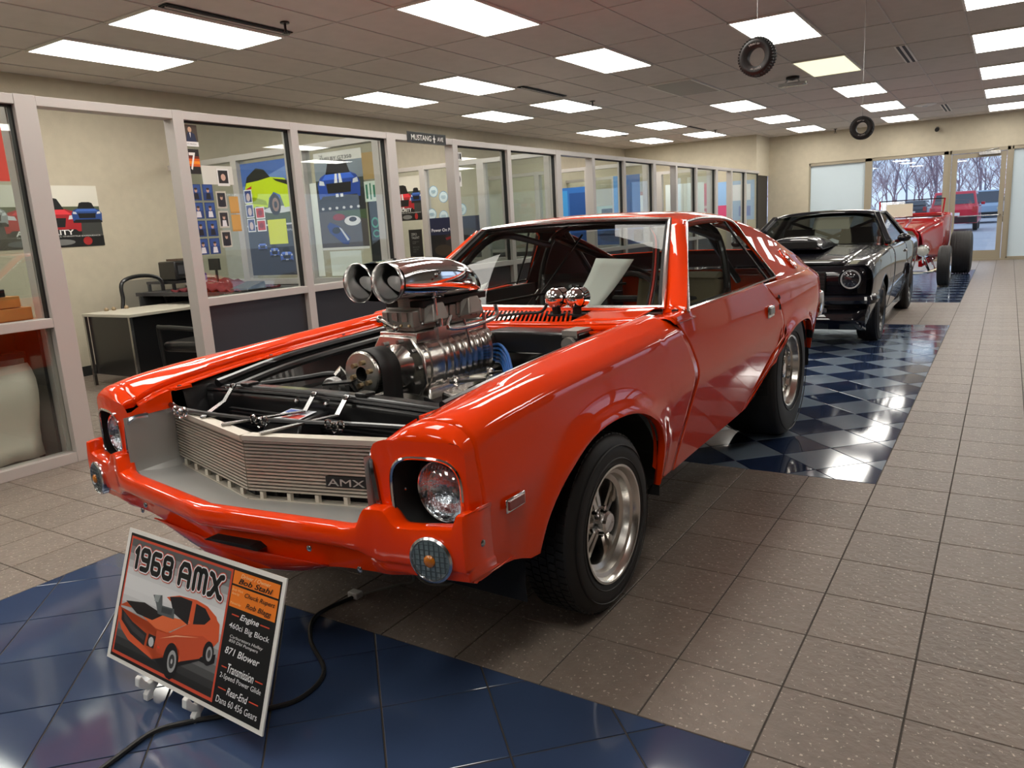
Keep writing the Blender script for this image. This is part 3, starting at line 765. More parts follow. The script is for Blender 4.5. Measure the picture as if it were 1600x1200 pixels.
# chrome ball gauges on the cowl
for i, (x, y) in enumerate(((.265, .70), (.365, .71))):
    g = obj('gauge_pod', MB().ball((0, 0, 0), .047, None, 20).lathe([(-.005, .049), (.045, .049), (.052, .044), (.052, 0)], 20, None, 'y'), M_chrome, car, (x, y, 1.045), label='chrome ball gauge pod' if i == 0 else None)
    obj('pod_bracket', MB().tube([(0, .005, -.035), (0, .01, -.075)], .02, 8).cbox((0, .01, -.078), (.07, .05, .01)), M_matte, g)
obj('gauge_cable', MB().tube([(.24, .68, 1.03), (.20, .68, .985), (.10, .68, .975), (-.02, .62, .968), (-.12, .54, .955), (-.2, .48, .93)], .007, 6, sub=6), M_matte, car)
# ---------------------------------------------------------------- nose: headlamp housings
def rloop(cx, cz, rx, rz_, n=40, p=4, skew=0):
    out = []
    for k in range(n):
        a = 2 * PI * k / n + PI / 4; c, s = math.cos(a), math.sin(a)
        out.append((cx + rx * math.copysign(abs(c) ** (2 / p), c), cz + rz_ * math.copysign(abs(s) ** (2 / p), s)))
    return out
hx, hz, hrx, hrz = .752, .700, .100, .098
def ftop(x): return .806 + .036 * sst(.585, .69, x)
def corner(x, z):
    r = .034; cx, cz_ = .866 - r, ftop(x) - r
    if x > cx and z > cz_:
        d = math.hypot(x - cx, z - cz_)
        if d > r: return cx + (x - cx) * r / d, cz_ + (z - cz_) * r / d
    return x, z
def housing():
    mb = MB(); n = 40; inn = rloop(hx, hz, hrx, hrz, n, 3.2); rows = []
    outl = []
    for (x, z) in inn:      # push the opening outline out to the panel border
        dx, dz = x - hx, z - hz; L = []
        if dx > 1e-6: L.append((.866 - hx) / dx)
        if dx < -1e-6: L.append((.585 - hx) / dx)
        if dz > 1e-6: L.append((ftop(hx + dx * .09 / max(dz, .03)) - hz) / dz)
        if dz < -1e-6: L.append((.60 - hz) / dz)
        t = min(L); outl.append(corner(hx + dx * t, hz + dz * t))
    for w in (0, .35, .7, 1):
        row = []
        for (xi, zi), (xo, zo) in zip(inn, outl):
            x = xi + (xo - xi) * w; z = zi + (zo - zi) * w; y = yn(x, z)
            row.append((x, y, z))
        rows.append(row)
    mb.grid(rows, cv=True)
    mb.grid([[(.585, yn(.585), z), (.588, yn(.585) + .03, z)] for z in np.linspace(.806, .60, 8)])
    return mb
both('headlamp_housing', housing, M_or, smooth=50)
# nose cap between fender top and housing
def nosecap():
    rows = []; P = resample(fender_sec(-.80), 90); P = [p for p in P if p[1] > .62 and p[0] >= .56]
    for t in np.linspace(0, 1, 12):
        row = []; a = t * PI / 2
        for (x, z) in P:
            xo = min(max(x, .585), .866); zo = min(z, ftop(xo)); xo, zo = corner(xo, zo); yo = yn(xo)
            y1 = -.80 + yn(x) + .85
            row.append((x + (xo - x) * (1 - math.cos(a)), y1 + (yo - y1) * math.sin(a), z + (zo - z) * (1 - math.cos(a))))
        rows.append(row)
    return MB().grid(rows)
both('nose_cap', nosecap, M_or, smooth=60)
for s in (1, -1):
    lp = rloop(hx, hz, hrx + .002, hrz + .002, 48, 3.2)
    obj('headlamp_bezel', MB().tube([(s * x, yn(x, z) - .003, z) for x, z in lp], .0052, 6, closed=True), M_chrome, car)
    bk = MB(); rows = []
    for d, sc in ((0, 1), (.05, .97), (.10, .9)): rows.append([(s * (hx + (x - hx) * sc), yn(x, z) + d, hz + (z - hz) * sc) for x, z in lp])
    bk.grid(rows, cv=True); bk.add([(p[0], p[1], p[2]) for p in rows[-1]], [tuple(range(48))]); obj('headlamp_bucket', bk, M_matte, car)
    cx = hx + .018
    h = obj('headlamp', MB().lathe([(.045, .055), (.0, .080), (-.004, .084), (.004, .086), (.03, .086)], 32, None, 'y'), M_chrome, car, (s * cx, yn(cx) + .045, hz - .004))
    obj('reflector', MB().lathe([(.045, 0.0), (.040, .03), (.022, .058), (0, .079)], 32, None, 'y'), M_reflector, h)
    L = MB().lathe([(-.030, 0), (-.028, .03), (-.018, .06), (-.004, .079), (0, .082)], 32, None, 'y')
    for q in range(-7, 8):
        x = q * .011; hh = math.sqrt(max(0, .077 ** 2 - x * x)); L.grid([[(x + e, -.031 + (x * x + z * z) / .082 ** 2 * .028 - (.0015 if e == 0 else 0), z) for z in np.linspace(-hh, hh, 9)] for e in (-.002, 0, .002)])
    obj('lens', L, M_lens, h, label='fluted clear lens')
    obj('bucket_screw', MB().ball((s * .668, yn(.668) + .03, .70), .005, None, 8), M_chrome, car)
# ---------------------------------------------------------------- grille, shelf, bumper
def gy(x): return -.815 + .155 * min(1, abs(x) / .60) ** 1.0 if True else 0
def gr_pt(x, z, d=0): return (x, gy(x) + d + .03 * (z - .56), z)
NB = 15; zs = np.linspace(.602, .757, NB)
for k, z in enumerate(zs):
    mb = MB(); P = [gr_pt(x, z) for x in (-.60, -.30, 0, .30, .585)]
    for a, b in zip(P[:-1], P[1:]): mb.bar(a, b, .022, .0062)
    obj('grille_bar', mb, M_gbar, car, smooth=0)
tag(obj('grille_upright', (lambda m: ([m.bar(gr_pt(x, .580, .012), gr_pt(x, .762, .012), .012, .006) for x in np.linspace(-.56, .56, 15)], m)[1])(MB()), M_matte, car, smooth=0), kind='stuff')
g = MB()
for a, b in ((-.60, 0), (0, .60)):
    g.bar(gr_pt(a, .772, .0), gr_pt(b, .772, .0), .04, .016)
    g.bar(gr_pt(a, .572, .0), gr_pt(b, .572, .0), .03, .004)
for x in np.linspace(-.54, .54, 12): g.bar(gr_pt(x, .572, -.006), gr_pt(x, .596, -.006), .016, .012)
obj('grille_frame', g, mat('grille_frame_silver', lin(205, 198, 184), .4, metal=.4), car, smooth=0)
obj('grille_backing', MB().grid([[gr_pt(x, z, .04) for z in (.56, .775)] for x in np.linspace(-.6, .6, 9)]), M_matte, car)
bd = obj('badge', MB().hexa([gr_pt(.285, .628, -.016), gr_pt(.44, .628, -.016), gr_pt(.44, .628, .004), gr_pt(.285, .628, .004), gr_pt(.285, .662, -.016), gr_pt(.44, .662, -.016), gr_pt(.44, .662, .004), gr_pt(.285, .662, .004)]), M_matte, car, smooth=0, label='black badge with AMX in silver letters')
bd2 = gr_pt(.285, .634, -.0175); u = Vector(gr_pt(.44, .634)) - Vector(gr_pt(.285, .634))
text('AMX', 'badge_letters', bd, frame((bd2[0] + .008, bd2[1] + .002, bd2[2]), u, (0, .03, 1)), .031, M_silver, .0012, sx=1.9, bold=0)
def shelf():
    rows = []
    for x in np.linspace(-.60, .60, 41):
        a = abs(x) / .60; yf = yb(abs(x)) + .040; yg = gy(x) - .002
        rows.append([(x, yf, .598), (x, yf + .012, .596), (x, yf * .5 + yg * .5, .580), (x, yg - .02, .570), (x, yg + .02, .568)])
    return rows
def yb(x): return float(np.interp(x, [0, .56, .62, .70, .80, .885], [-1.005, -.925, -.905, -.892, -.878, -.860]))
obj('grille_shelf', MB().grid(shelf()), M_silver, car)
for s in (1, -1):
    rows = []
    for z in np.linspace(.572, .792, 12):
        r = max(0, 1 - (z - .572) / .035) ** 2 * .035
        rows.append([(s * (.578 - r), yb(.58) + .045, z), (s * (.592 - r), -.78, z), (s * (.606 - r), gy(.6) + .01, z)])
    obj('grille_end_panel', MB().grid(rows), M_silver, car)
    P = [(s * .545, -.80, .792), (s * .572, -.835, .788), (s * .588, yn(.59) - .004, .765), (s * .596, yn(.6) - .006, .72), (s * .603, yn(.6) - .006, .655), (s * .605, yn(.6) - .004, .63)]
    obj('grille_end_moulding', MB().tube(P, .0085, 6, sub=5), mat('dark_chrome', (.25, .27, .30), .2, metal=1), car)
# bumper
BX = [0, .15, .35, .52, .585, .61, .64, .69, .75, .82, .862, .885]
def sst(a, b, x): t = min(1, max(0, (x - a) / (b - a))); return t * t * (3 - 2 * t)
def brow(x):
    y = yb(x); k = sst(.54, .64, x)                 # 0 in the middle, 1 on the outer ends
    zt = .603 + (.664 - .603) * sst(.560, .600, x) - (.664 - .622) * sst(.645, .690, x) + .012 * sst(.7, .86, x) + .038 * sst(.852, .872, x)
    zl = .543 + (.520 - .543) * k                    # where the bar ends and the chin begins
    zb_ = .395 + .055 * sst(.05, .5, x) + .025 * sst(.5, .75, x); und = .040 * (1 - k)
    r = .010
    return [(x, y + .060, zt - .012), (x, y + .040, zt - .001), (x, y + r + .004, zt - .001), (x, y + r * .35, zt - r * .35), (x, y, zt - r), (x, y - .004, (zt + zl) / 2), (x, y, zl + .008), (x, y + .004 + und * .3, zl), (x, y + .010 + und, zl - .010), (x, y + .014 + und, zl - .03), (x, y + .028 + und, zb_ + .012), (x, y + .040 + und, zb_), (x, y + .10 + und, zb_ + .004)]
def bumper():
    xs = sorted(set(list(np.linspace(0, .57, 14)) + list(np.linspace(.57, .66, 12)) + list(np.linspace(.66, .885, 16))))
    rows = [crom(brow(x), 2) for x in xs]
    # wrap round the corner
    end = brow(.885)
    for (dx, dy) in ((.003, .006), (.0045, .02), (.005, .06), (.005, .115)):
        rows.append(crom([(p[0] + dx - max(0, .5 - p[2]) * .2, (p[1] + dy if i > 2 else max(p[1], end[3][1] + dy)), p[2]) for i, p in enumerate(end)], 2))
    return rows
B = bumper(); full = [[(-p[0], p[1], p[2]) for p in r] for r in B[:0:-1]] + [[tuple(p) for p in r] for r in B]
obj('front_bumper', MB().grid(full), M_or, car, solid=.004, smooth=50)
obj('chin_spoiler', MB().grid([[(x, -.955 + .09 * abs(x), .47), (x, -.925 + .10 * abs(x), .40 + .05 * (abs(x) / .40) ** 3), (x, -.86 + .10 * abs(x), .358 + .085 * (abs(x) / .40) ** 3), (x, -.78 + .1 * abs(x), .350 + .09 * (abs(x) / .40) ** 3)] for x in np.linspace(-.40, .40, 30)]), mat('shaded_orange_lower', (.72, .03, .002), .4, coat=1, spec=.2), car, solid=.004)  # chin: body orange made darker and redder, shade put into the colour
for x in (-.03,): obj('air_slot', MB().hexa([(x, yb(abs(x)) + .018, .487), (x + .22, yb(abs(x + .22)) + .018, .482), (x + .22, yb(abs(x + .22)) + .06, .482), (x, yb(abs(x)) + .06, .487), (x + .03, yb(abs(x)) + .012, .500), (x + .20, yb(abs(x + .2)) + .012, .498), (x + .2, yb(abs(x + .2)) + .06, .498), (x + .03, yb(abs(x)) + .06, .500)]), M_matte, car, smooth=0)
for s in (1, -1):
    for x, z in ((.40, .525), (.53, .465)):
        if z: obj('bumper_bolt', MB().ball((s * x, yb(x) + (.006 if z > .5 else .045), z), .010, None, 10, (1, .5, 1)), M_steel, car)
    obj('bumper_bolt', MB().ball((s * .892, -.79, .575), .010, None, 10, (.5, 1, 1)), M_steel, car)
    pc = (s * .795, yb(.795) + .006, .548)
    pc = (pc[0], pc[1] - .010, pc[2])
    p = obj('parking_lamp', MB().lathe([(.02, .070), (-.006, .070), (-.010, .063), (-.004, .060), (.0, .0)], 32, None, 'y'), mat('lamp_bezel', (.75, .76, .78), .2, metal=1), car, pc, (0, 0, s * .17))
    pl = MB().lathe([(-.005, .060), (-.010, .04), (-.013, .0)], 32, None, 'y'); obj('lens', pl, mat('clear_ribbed_lens', lin(120, 134, 138), .15, coat=1, bump=(90, .4, .004)), p)
    rb_ = MB()
    for q in range(-3, 4): rb_.bar((q * .016, -.012, -math.sqrt(.058 ** 2 - (q * .016) ** 2)), (q * .016, -.012, math.sqrt(.058 ** 2 - (q * .016) ** 2)), .0018, .003); rb_.bar((-math.sqrt(.058 ** 2 - (q * .016) ** 2), -.012, q * .016), (math.sqrt(.058 ** 2 - (q * .016) ** 2), -.012, q * .016), .0018, .0018)
    p.scale = (.9, .9, .9); obj('lens_rib', rb_, mat('rib_grey', lin(70, 80, 84), .3), p, smooth=0); obj('bulb', MB().ball((0, -.014, 0), .019, None, 12, (1, .5, 1)), M_amber, p, label='amber bulb')
    mk = obj('side_marker', MB().box((s * .878, -.66, .605), (s * .884, -.565, .645)), M_chrome, car, bevel=.003); obj('lens', MB().box((s * .879, -.65, .612), (s * .888, -.575, .638)), M_redlens, mk, smooth=0)
    hd = obj('door_handle', MB().cbox((0, 0, 0), (.012, .115, .065)), M_chrome, car, (s * (sideX(1.95, .83) + .006), 1.99, .832), bevel=.006)
    obj('handle_paddle', MB().cbox((s * .008, .0, .004), (.008, .085, .038)), M_silver, hd, bevel=.004)
# fuel cap on the right sail
c0 = Vector((QX(2.70, 1.072), 2.70, 1.072)); e_ = .03; du = Vector((QX(2.70 + e_, 1.072) - QX(2.70 - e_, 1.072), 2 * e_, 0)); dv = Vector((QX(2.70, 1.072 + e_) - QX(2.70, 1.072 - e_), 0, 2 * e_)); nrm = du.cross(dv).normalized(); q = nrm.to_track_quat('Z', 'Y').to_euler()
fc = obj('fuel_cap', MB().lathe([(-.01, .078), (.006, .078), (.010, .070), (.006, .062), (.007, .0)], 32, None, 'z'), M_or, car, tuple(c0), q)
obj('cap_badge', MB().lathe([(.006, .018), (.014, .016), (.016, 0)], 16, None, 'z'), M_chrome, fc)
obj('cap_ring', MB().tube([(.078 * math.cos(a), .078 * math.sin(a), .008) for a in np.linspace(0, 2 * PI, 33)[:-1]], .0025, 5, closed=True), M_chrome, fc)
# ---------------------------------------------------------------- wheels
def tyre_mb(R, r, w, nb, tread=True, blk=(.03, .008), sidewall=None):
    h = w / 2; pr = [(-h * .78, r), (-h * .95, r + .012), (-h, r + (R - r) * .45), (-h * .93, R - .035), (-h * .78, R - .010), (-h * .55, R - .004), (h * .55, R - .004), (h * .78, R - .010), (h * .93, R - .035), (h, r + (R - r) * .45), (h * .95, r + .012), (h * .78, r)]
    mb = MB().lathe(crom([(a, b) for a, b in pr], 3), 64, None, 'x')
    if tread:
        rows_ = np.linspace(-h * .74, h * .74, nb + 1)
        for i in range(nb):
            x0, x1 = rows_[i] + .003, rows_[i + 1] - .003; N = int(2 * PI * R / blk[0])
            for k in range(N):
                a = 2 * PI * (k + (i % 2) * .5) / N; b = a + 2 * PI / N * .8
                P = []
                for rr in (R - .006, R + .002 - .006 * (abs((x0 + x1) / 2) / h) ** 2):
                    P += [(x0, rr * math.cos(a), rr * math.sin(a)), (x1, rr * math.cos(a + .01), rr * math.sin(a + .01)), (x1, rr * math.cos(b + .01), rr * math.sin(b + .01)), (x0, rr * math.cos(b), rr * math.sin(b))]
                mb.hexa(P)
    for rr in (r + .03, R - .045): mb.lathe([(h * .985, rr), (h * 1.0 + .002, rr + .002), (h * .985, rr + .006)], 64, None, 'x')
    return mb
def wheel(name, loc, R, r, w, s, style, off=0):
    e = thing(name, None, None, loc); e.parent = car; e.rotation_euler = (0, 0, 0 if s > 0 else PI)
    e_ = e; del_ = []
    h = w / 2
    rim = MB().lathe([(-h * .9, r - .02), (h * .60, r - .055), (h * .70, r - .028), (h * .82, r - .022), (h * .84, r - .010), (h * .95, r + .004), (h * .99, r + .008), (h * .97, r + .014), (h * .80, r + .010)], 64, None, 'x')
    t = link('tyre', None, None) if False else None
    return e, rim, h
def front_wheel(loc, s):
    R, r, w = .322, .202, .215; h = w / 2
    ty = obj('front_wheel', tyre_mb(R, r, w, 5), M_rub, car, loc, (0, 0, 0 if s > 0 else PI), smooth=30, label='treaded black tyre on polished five-spoke rim')
    rim = MB().lathe([(-h * .9, r - .02), (h * .1, r - .055), (h * .45, r - .048), (h * .52, r - .030), (h * .75, r - .024), (h * .80, r - .010), (h * .95, r - .004), (h * 1.0, r + .002), (h * 1.0, r + .010), (h * .80, r + .008)], 64, None, 'x')
    for k in range(5):
        a = 2 * PI * k / 5 + .35
        for d in (-.12, .12):
            p0 = (h * .30, .045 * math.cos(a + d * 2.4), .045 * math.sin(a + d * 2.4)); p1 = (h * .10, (r - .045) * math.cos(a + d * 1.25), (r - .045) * math.sin(a + d * 1.25))
            rim.bar(p0, p1, .02, .022, None, (1, 0, 0))
        p0 = (h * .22, .045 * math.cos(a), .045 * math.sin(a)); p1 = (h * .02, (r - .045) * math.cos(a), (r - .045) * math.sin(a)); rim.bar(p0, p1, .04, .012, None, (1, 0, 0))
    rim.lathe([(-h * .1, .062), (h * .28, .062), (h * .36, .052), (h * .36, 0)], 32, None, 'x')
    obj('rim', rim, M_pol, ty, smooth=30)
    obj('hub_cap', MB().lathe([(h * .34, .046), (h * .72, .042), (h * .80, .034), (h * .82, 0)], 24, None, 'x'), M_chrome, ty)
    for k in range(5):
        a = 2 * PI * k / 5 + .35 + PI / 5; obj('lug_nut', MB().lathe([(h * .34, .010), (h * .52, .009), (h * .54, .0)], 6, None, 'x', (0, .05 * math.cos(a), .05 * math.sin(a))), M_chrome, ty)
    obj('brake_drum', MB().lathe([(-h * .5, 0), (-h * .5, .13), (h * -.3, .13)], 32, None, 'x'), M_matte, ty)
def rear_wheel(loc, s):
    R, r, w = .405, .212, .36; h = w / 2
    ty = obj('rear_wheel', tyre_mb(R, r, w, 5, False), M_rub, car, loc, (0, 0, 0 if s > 0 else PI), smooth=30, label='wide smooth slick on polished rim')
    rim = MB().lathe([(-h * .9, r - .02), (h * .30, r - .045), (h * .34, r - .075), (h * .55, r - .07), (h * .60, r - .040), (h * .70, r - .034), (h * .74, r - .012), (h * .92, r - .004), (h * .95, r + .004), (h * .92, r + .012), (h * .78, r + .010)], 64, None, 'x')
    for k in range(15):
        a = 2 * PI * k / 15; rim.bar((h * .42, .06 * math.cos(a), .06 * math.sin(a)), (h * .52, (r - .07) * math.cos(a), (r - .07) * math.sin(a)), .018, .02, None, (1, 0, 0))
        rim.ball((h * .66, (r - .05) * math.cos(a), (r - .05) * math.sin(a)), .011, None, 8)
    rim.lathe([(h * .2, .13), (h * .36, .12), (h * .36, 0)], 32, None, 'x'); obj('rim', rim, M_pol, ty)
    obj('hub_cap', MB().lathe([(h * .36, .07), (h * .55, .065), (h * .75, .045), (h * .78, 0)], 24, None, 'x'), M_chrome, ty)
    for k in range(5):
        a = 2 * PI * k / 5; obj('lug_nut', MB().lathe([(h * .5, .010), (h * .60, .009), (h * .62, 0)], 6, None, 'x', (0, .085 * math.cos(a), .085 * math.sin(a))), M_chrome, ty)
for s in (1, -1):
    front_wheel((s * .760, .022, .322), s); rear_wheel((s * .688, 2.50, .405), s)
obj('rear_axle', MB().tube([(-.6, 2.5, .405), (.6, 2.5, .405)], .045, 12).ball((0, 2.5, .405), .14, None, 14), M_matte, car)
obj('front_axle', MB().tube([(-.66, .012, .30), (.66, .012, .30)], .03, 10), M_matte, car)
obj('floor_pan', MB().box((-.70, .55, .33), (.70, 3.1, .40)).box((-.42, -.45, .28), (.42, .55, .33)), M_matte, car, smooth=0)
# ================================================================ engine bay
M_hose = mat('black_hose', (.012, .012, .012), .45)
def bay():
    mb = MB()
    for s in (1, -1):
        mb.grid([[(s * (gx0(y) + .0), y, gz0(y) - .028), (s * .63, y, gz0(y) - .06), (s * .60, y, .66), (s * .50, y, .50), (s * .46, y, .32)] for y in np.linspace(-.60, .60, 20)])
    mb.box((-.66, .56, .32), (.66, .585, .90))
    return mb
obj('engine_bay', bay(), M_satin, car, smooth=30)
for s in (1, -1):
    P = [(s * (gx0(y) - .002), y, gz0(y) - .030) for y in np.linspace(-.79, .57, 20)]
    obj('fender_inner_flange', MB().grid([[(p[0], p[1], p[2] + .012), (p[0] - s * .004, p[1], p[2]), (p[0] - s * .030, p[1], p[2] - .004)] for p in P]), M_or, car, solid=.003)
    for y in (-.62, -.18, .25):
        b = MB().box((s * (gx0(y) - .06), y - .035, gz0(y) - .036), (s * (gx0(y)), y + .035, gz0(y) - .031)); b.box((s * (gx0(y) - .06), y - .035, gz0(y) - .030), (s * (gx0(y) - .045), y + .035, gz0(y) - .026))
        t = obj('hinge_tab', b, M_or, car, smooth=0); obj('bolt', MB().lathe([(0, .008), (.008, .008), (.010, 0)], 6, None, 'z', (s * (gx0(y) - .035), y, gz0(y) - .032)), M_satin, t)
for x in (.28, .56): obj('hinge_tab', MB().box((x - .05, .50, .915), (x + .05, .54, .920)).box((x - .02, .495, .920), (x + .02, .525, .928)), M_or, car, smooth=0)
# front inner nose panels (orange) beside the grille
both('nose_inner_panel', lambda: MB().grid([[(.590 + .4 * max(0, (y + .83)) * .1, y, z) for z in np.linspace(.785, gz0(y) - .022, 3)] for y in np.linspace(-.835, -.67, 8)]), M_or)
# black rails on the left side
for s, xs_ in ((-1, (.585, .54)), (1, (.585,))):
    for q, x in enumerate(xs_): obj('bay_rail', MB().tube([(s * (x - .03), -.50, .845 - .03 * q), (s * x, -.1, .885 - .03 * q), (s * x, .56, .915 - .03 * q)], .016, 8, sub=5), M_satin, car)
# radiator support and radiator
def rs(x): return .822 + .012 * (1 - (x / .6) ** 2)
sup = MB().grid([[(x, -.50, rs(x)), (x, -.485, rs(x) + .012), (x, -.455, rs(x) + .012), (x, -.44, rs(x)), (x, -.43, rs(x) - .03)] for x in np.linspace(-.62, .62, 30)])
sup.grid([[(x, -.50, rs(x)), (x, -.505, rs(x) - .03), (x, -.50, .60)] for x in np.linspace(-.62, .62, 30)])
obj('radiator_support', sup, M_satin, car, solid=.004)
obj('support_lip', MB().tube([(x, -.502, rs(x) - .004) for x in np.linspace(-.62, .62, 20)], .007, 6), M_satin, car)
for x in (-.40, .20): obj('support_clip', MB().cbox((x, -.47, rs(x) + .018), (.05, .05, .014)), M_satin, car, bevel=.004)
obj('radiator', MB().box((-.33, -.44, .42), (.33, -.39, .80)), mat('radiator_black', (.02, .02, .02), .5), car, smooth=0)
cond = MB()
for k in range(16): cond.box((-.42, -.56, .56 + k * .014), (.42, -.545, .563 + k * .014))
tag(obj('radiator_fin', cond, M_satin, car, smooth=0), kind='stuff')
# hood latch bar, latches, struts
P = [(-.64, -.665, .800), (-.50, -.70, .792), (-.28, -.70, .788), (.0, -.685, .790), (.33, -.62, .792), (.62, -.60, .800)]
obj('latch_bar', MB().tube(P, .010, 8, sub=5), M_satin, car)
for x, y in ((-.60, -.685), (-.47, -.725), (-.06, -.705), (.24, -.655)):
    L = MB()
    for d in (-.028, 0, .028): L.tube([(x + d + .014 * math.cos(a), y, .792 + .016 * math.sin(a) - (.008 if d == 0 else 0)) for a in np.linspace(0, 2 * PI, 13)[:-1]], .0032, 6, closed=True)
    L.box((x - .035, y - .006, .776), (x + .035, y + .006, .781)); obj('hood_latch', L, M_chrome, car)
for x0, x1 in ((-.33, -.44), (-.17, .0), (.06, .155)):
    y0 = gy(x0)
    obj('grille_strut', MB().bar((x0, y0, .785), (x1, -.56, .795), .020, .006).bar((x1, -.56, .795), (x1, -.507, .850), .020, .006).tube([(x1, -.512, .845), (x1, -.524, .845)], .008, 6), M_steel, car, smooth=0)
pl = MB().hexa([(-.14, -.66, .700), (.06, -.66, .700), (.08, -.505, .70), (-.12, -.505, .70), (-.12, -.63, .775), (.05, -.63, .775), (.06, -.505, .790), (-.11, -.505, .790)])
pt = obj('latch_plate', pl, M_satin, car, bevel=.008)
stk = MB(); M = frame((-.10, -.625, .7785), (1, 0, 0), (0, 1, .12))
art('sticker', pt, M, .13, .09, [((225, 228, 235), rect(0, 0, 1, 1)), ((40, 80, 170), rect(.05, .6, .7, .92)), ((200, 60, 40), rect(.3, .12, .95, .5)), ((240, 240, 240), rect(.1, .3, .5, .55))])
for x in (-.10, -.03, .05): obj('support_bolt', MB().ball((x, -.508, .812), .010, None, 8), M_steel, car)
obj('radiator_hose', MB().tube([(-.42, -.40, .83), (-.30, -.30, .84), (-.20, -.26, .855), (-.16, -.24, .85)], .011, 8, sub=4), M_hose, car)
obj('hose_fitting', MB().tube([(-.165, -.245, .85), (-.15, -.24, .87), (-.15, -.23, .85)], .016, 8), M_pol, car)
obj('expansion_bracket', MB().bar((-.14, -.33, .835), (-.02, -.30, .845), .05, .008).bar((-.02, -.30, .845), (.0, -.29, .80), .05, .008), M_satin, car, smooth=0)
# ---------------------------------------------------------------- supercharged engine
EX = .005
obj('engine_block', MB().box((-.20, -.10, .40), (.20, .50, .66)).hexa([(-.30, -.06, .56), (-.12, -.06, .50), (-.12, .48, .50), (-.30, .48, .56), (-.27, -.06, .70), (-.10, -.06, .74), (-.10, .48, .74), (-.27, .48, .70)]).hexa([(.12, -.06, .50), (.30, -.06, .56), (.30, .48, .56), (.12, .48, .50), (.10, -.06, .74), (.27, -.06, .70), (.27, .48, .70), (.10, .48, .74)]), mat('engine_black', (.02, .02, .022), .5), car, smooth=0)
for s in (1, -1):
    vc = obj('valve_cover', MB().hexa([(s * .17, -.05, .70), (s * .33, -.05, .66), (s * .33, .47, .66), (s * .17, .47, .70), (s * .18, -.05, .775), (s * .31, -.05, .745), (s * .31, .47, .745), (s * .18, .47, .775)]), M_pol, car, bevel=.015, smooth=0, seg=3)
    obj('breather_cap', MB().lathe([(0, .02), (.03, .02), (.032, .034), (.05, .034), (.054, .0)], 20, None, 'z', (s * .25, .10, .755)), M_chrome if s < 0 else mat('white_cap', lin(220, 218, 205), .4), vc)
    for k in range(4):
        y = .0 + k * .13; obj('header_pipe', MB().tube([(s * .30, y, .62), (s * .38, y + .01, .64), (s * .43, y + .03, .58), (s * .42, y + .10, .42)], .022, 8, sub=4), M_pol, car)
obj('intake_manifold', MB().hexa([(-.14, -.06, .70), (.14, -.06, .70), (.14, .48, .70), (-.14, .48, .70), (-.12, -.04, .775), (.12, -.04, .775), (.12, .47, .775), (-.12, .47, .775)]), M_pol, car, bevel=.01)
BZ = .855   # blower centre height
def bsec(r, y):  # twin-rotor case section
    out = []
    for k in range(40):
        a = 2 * PI * k / 40; out.append((EX + math.copysign(abs(math.cos(a)) ** .8, math.cos(a)) * r * 1.12, y, BZ + .003 + math.copysign(abs(math.sin(a)) ** .85, math.sin(a)) * r * .98))
    return out
rows = []; prof = [(-.065, .100), (-.062, .108), (-.03, .110), (-.028, .116), (.0, .116), (.004, .106)]
for i in range(4): y = .035 + .012 * i
for y, r in prof: rows.append(bsec(r, y))
y = -.02
while y < .33:
    wide = .10 if y < .12 else .022
    if y < .04: rows += [bsec(.112, y), bsec(.112, y + .075), bsec(.118, y + .08), bsec(.118, y + .09), bsec(.112, y + .095)]; y += .10
    else: rows += [bsec(.112, y), bsec(.112, y + .020), bsec(.1145, y + .024), bsec(.1145, y + .032), bsec(.112, y + .036)]; y += .040
rows += [bsec(.114, .365), bsec(.120, .37), bsec(.120, .395), bsec(.108, .40), bsec(.02, .405)]
bl = MB().grid(rows, cv=True); bl.add(rows[0], [tuple(range(40))])
bw = obj('supercharger', bl, M_pol, car, smooth=40, label='polished finned supercharger case')
# front cover plate with bolts
fp = MB().prism([(EX - .125, BZ - .085), (EX + .10, BZ - .105), (EX + .135, BZ - .05), (EX + .13, BZ + .05), (EX + .075, BZ + .125), (EX - .085, BZ + .128), (EX - .135, BZ + .06)], -.085, -.068, None, 'xz')
obj('front_cover', fp, M_pol, bw, bevel=.006)
for a in np.linspace(0, 2 * PI, 10)[:-1]: obj('cover_bolt', MB().tube([(EX + .112 * math.cos(a), -.10, BZ + .008 + .098 * math.sin(a)), (EX + .112 * math.cos(a), -.085, BZ + .008 + .098 * math.sin(a))], .009, 8), M_steel, bw)
obj('drive_snout', MB().lathe([(-.25, .035), (-.20, .04), (-.12, .055), (-.085, .085)], 28, None, 'y', (EX, 0, BZ + .01)), M_pol, bw)
# pulleys + belt
PR = .081; py0 = -.285
tp = MB().lathe([(0, .028), (0, PR - .002), (.004, PR + .004), (.010, PR + .004), (.012, PR - .004), (.085, PR - .004)], 48, None, 'y', (EX, py0, BZ + .015))
for k in range(44):
    a = 2 * PI * k / 44; tp.bar((EX + PR * math.cos(a), py0 + .002, BZ + .015 + PR * math.sin(a)), (EX + PR * math.cos(a), py0 + .085, BZ + .015 + PR * math.sin(a)), .006, .006)
pu = obj('blower_pulley', tp, mat('machined_pulley', (.72, .71, .66), .25, metal=1), car, smooth=30)
obj('pulley_bore', MB().lathe([(.002, .028), (.04, .028), (.04, 0)], 24, None, 'y', (EX, py0, BZ + .015)), M_matte, pu)
for k in range(6):
    a = 2 * PI * k / 6 + .3; c = (EX + .044 * math.cos(a), BZ + .015 + .044 * math.sin(a)); obj('pulley_bolt', MB().tube([(c[0], py0 - .010, c[1]), (c[0], py0, c[1])], .0095, 8), M_brass, pu)
lowz = .52
belt_ = []; R1 = PR + .004; R2 = .09
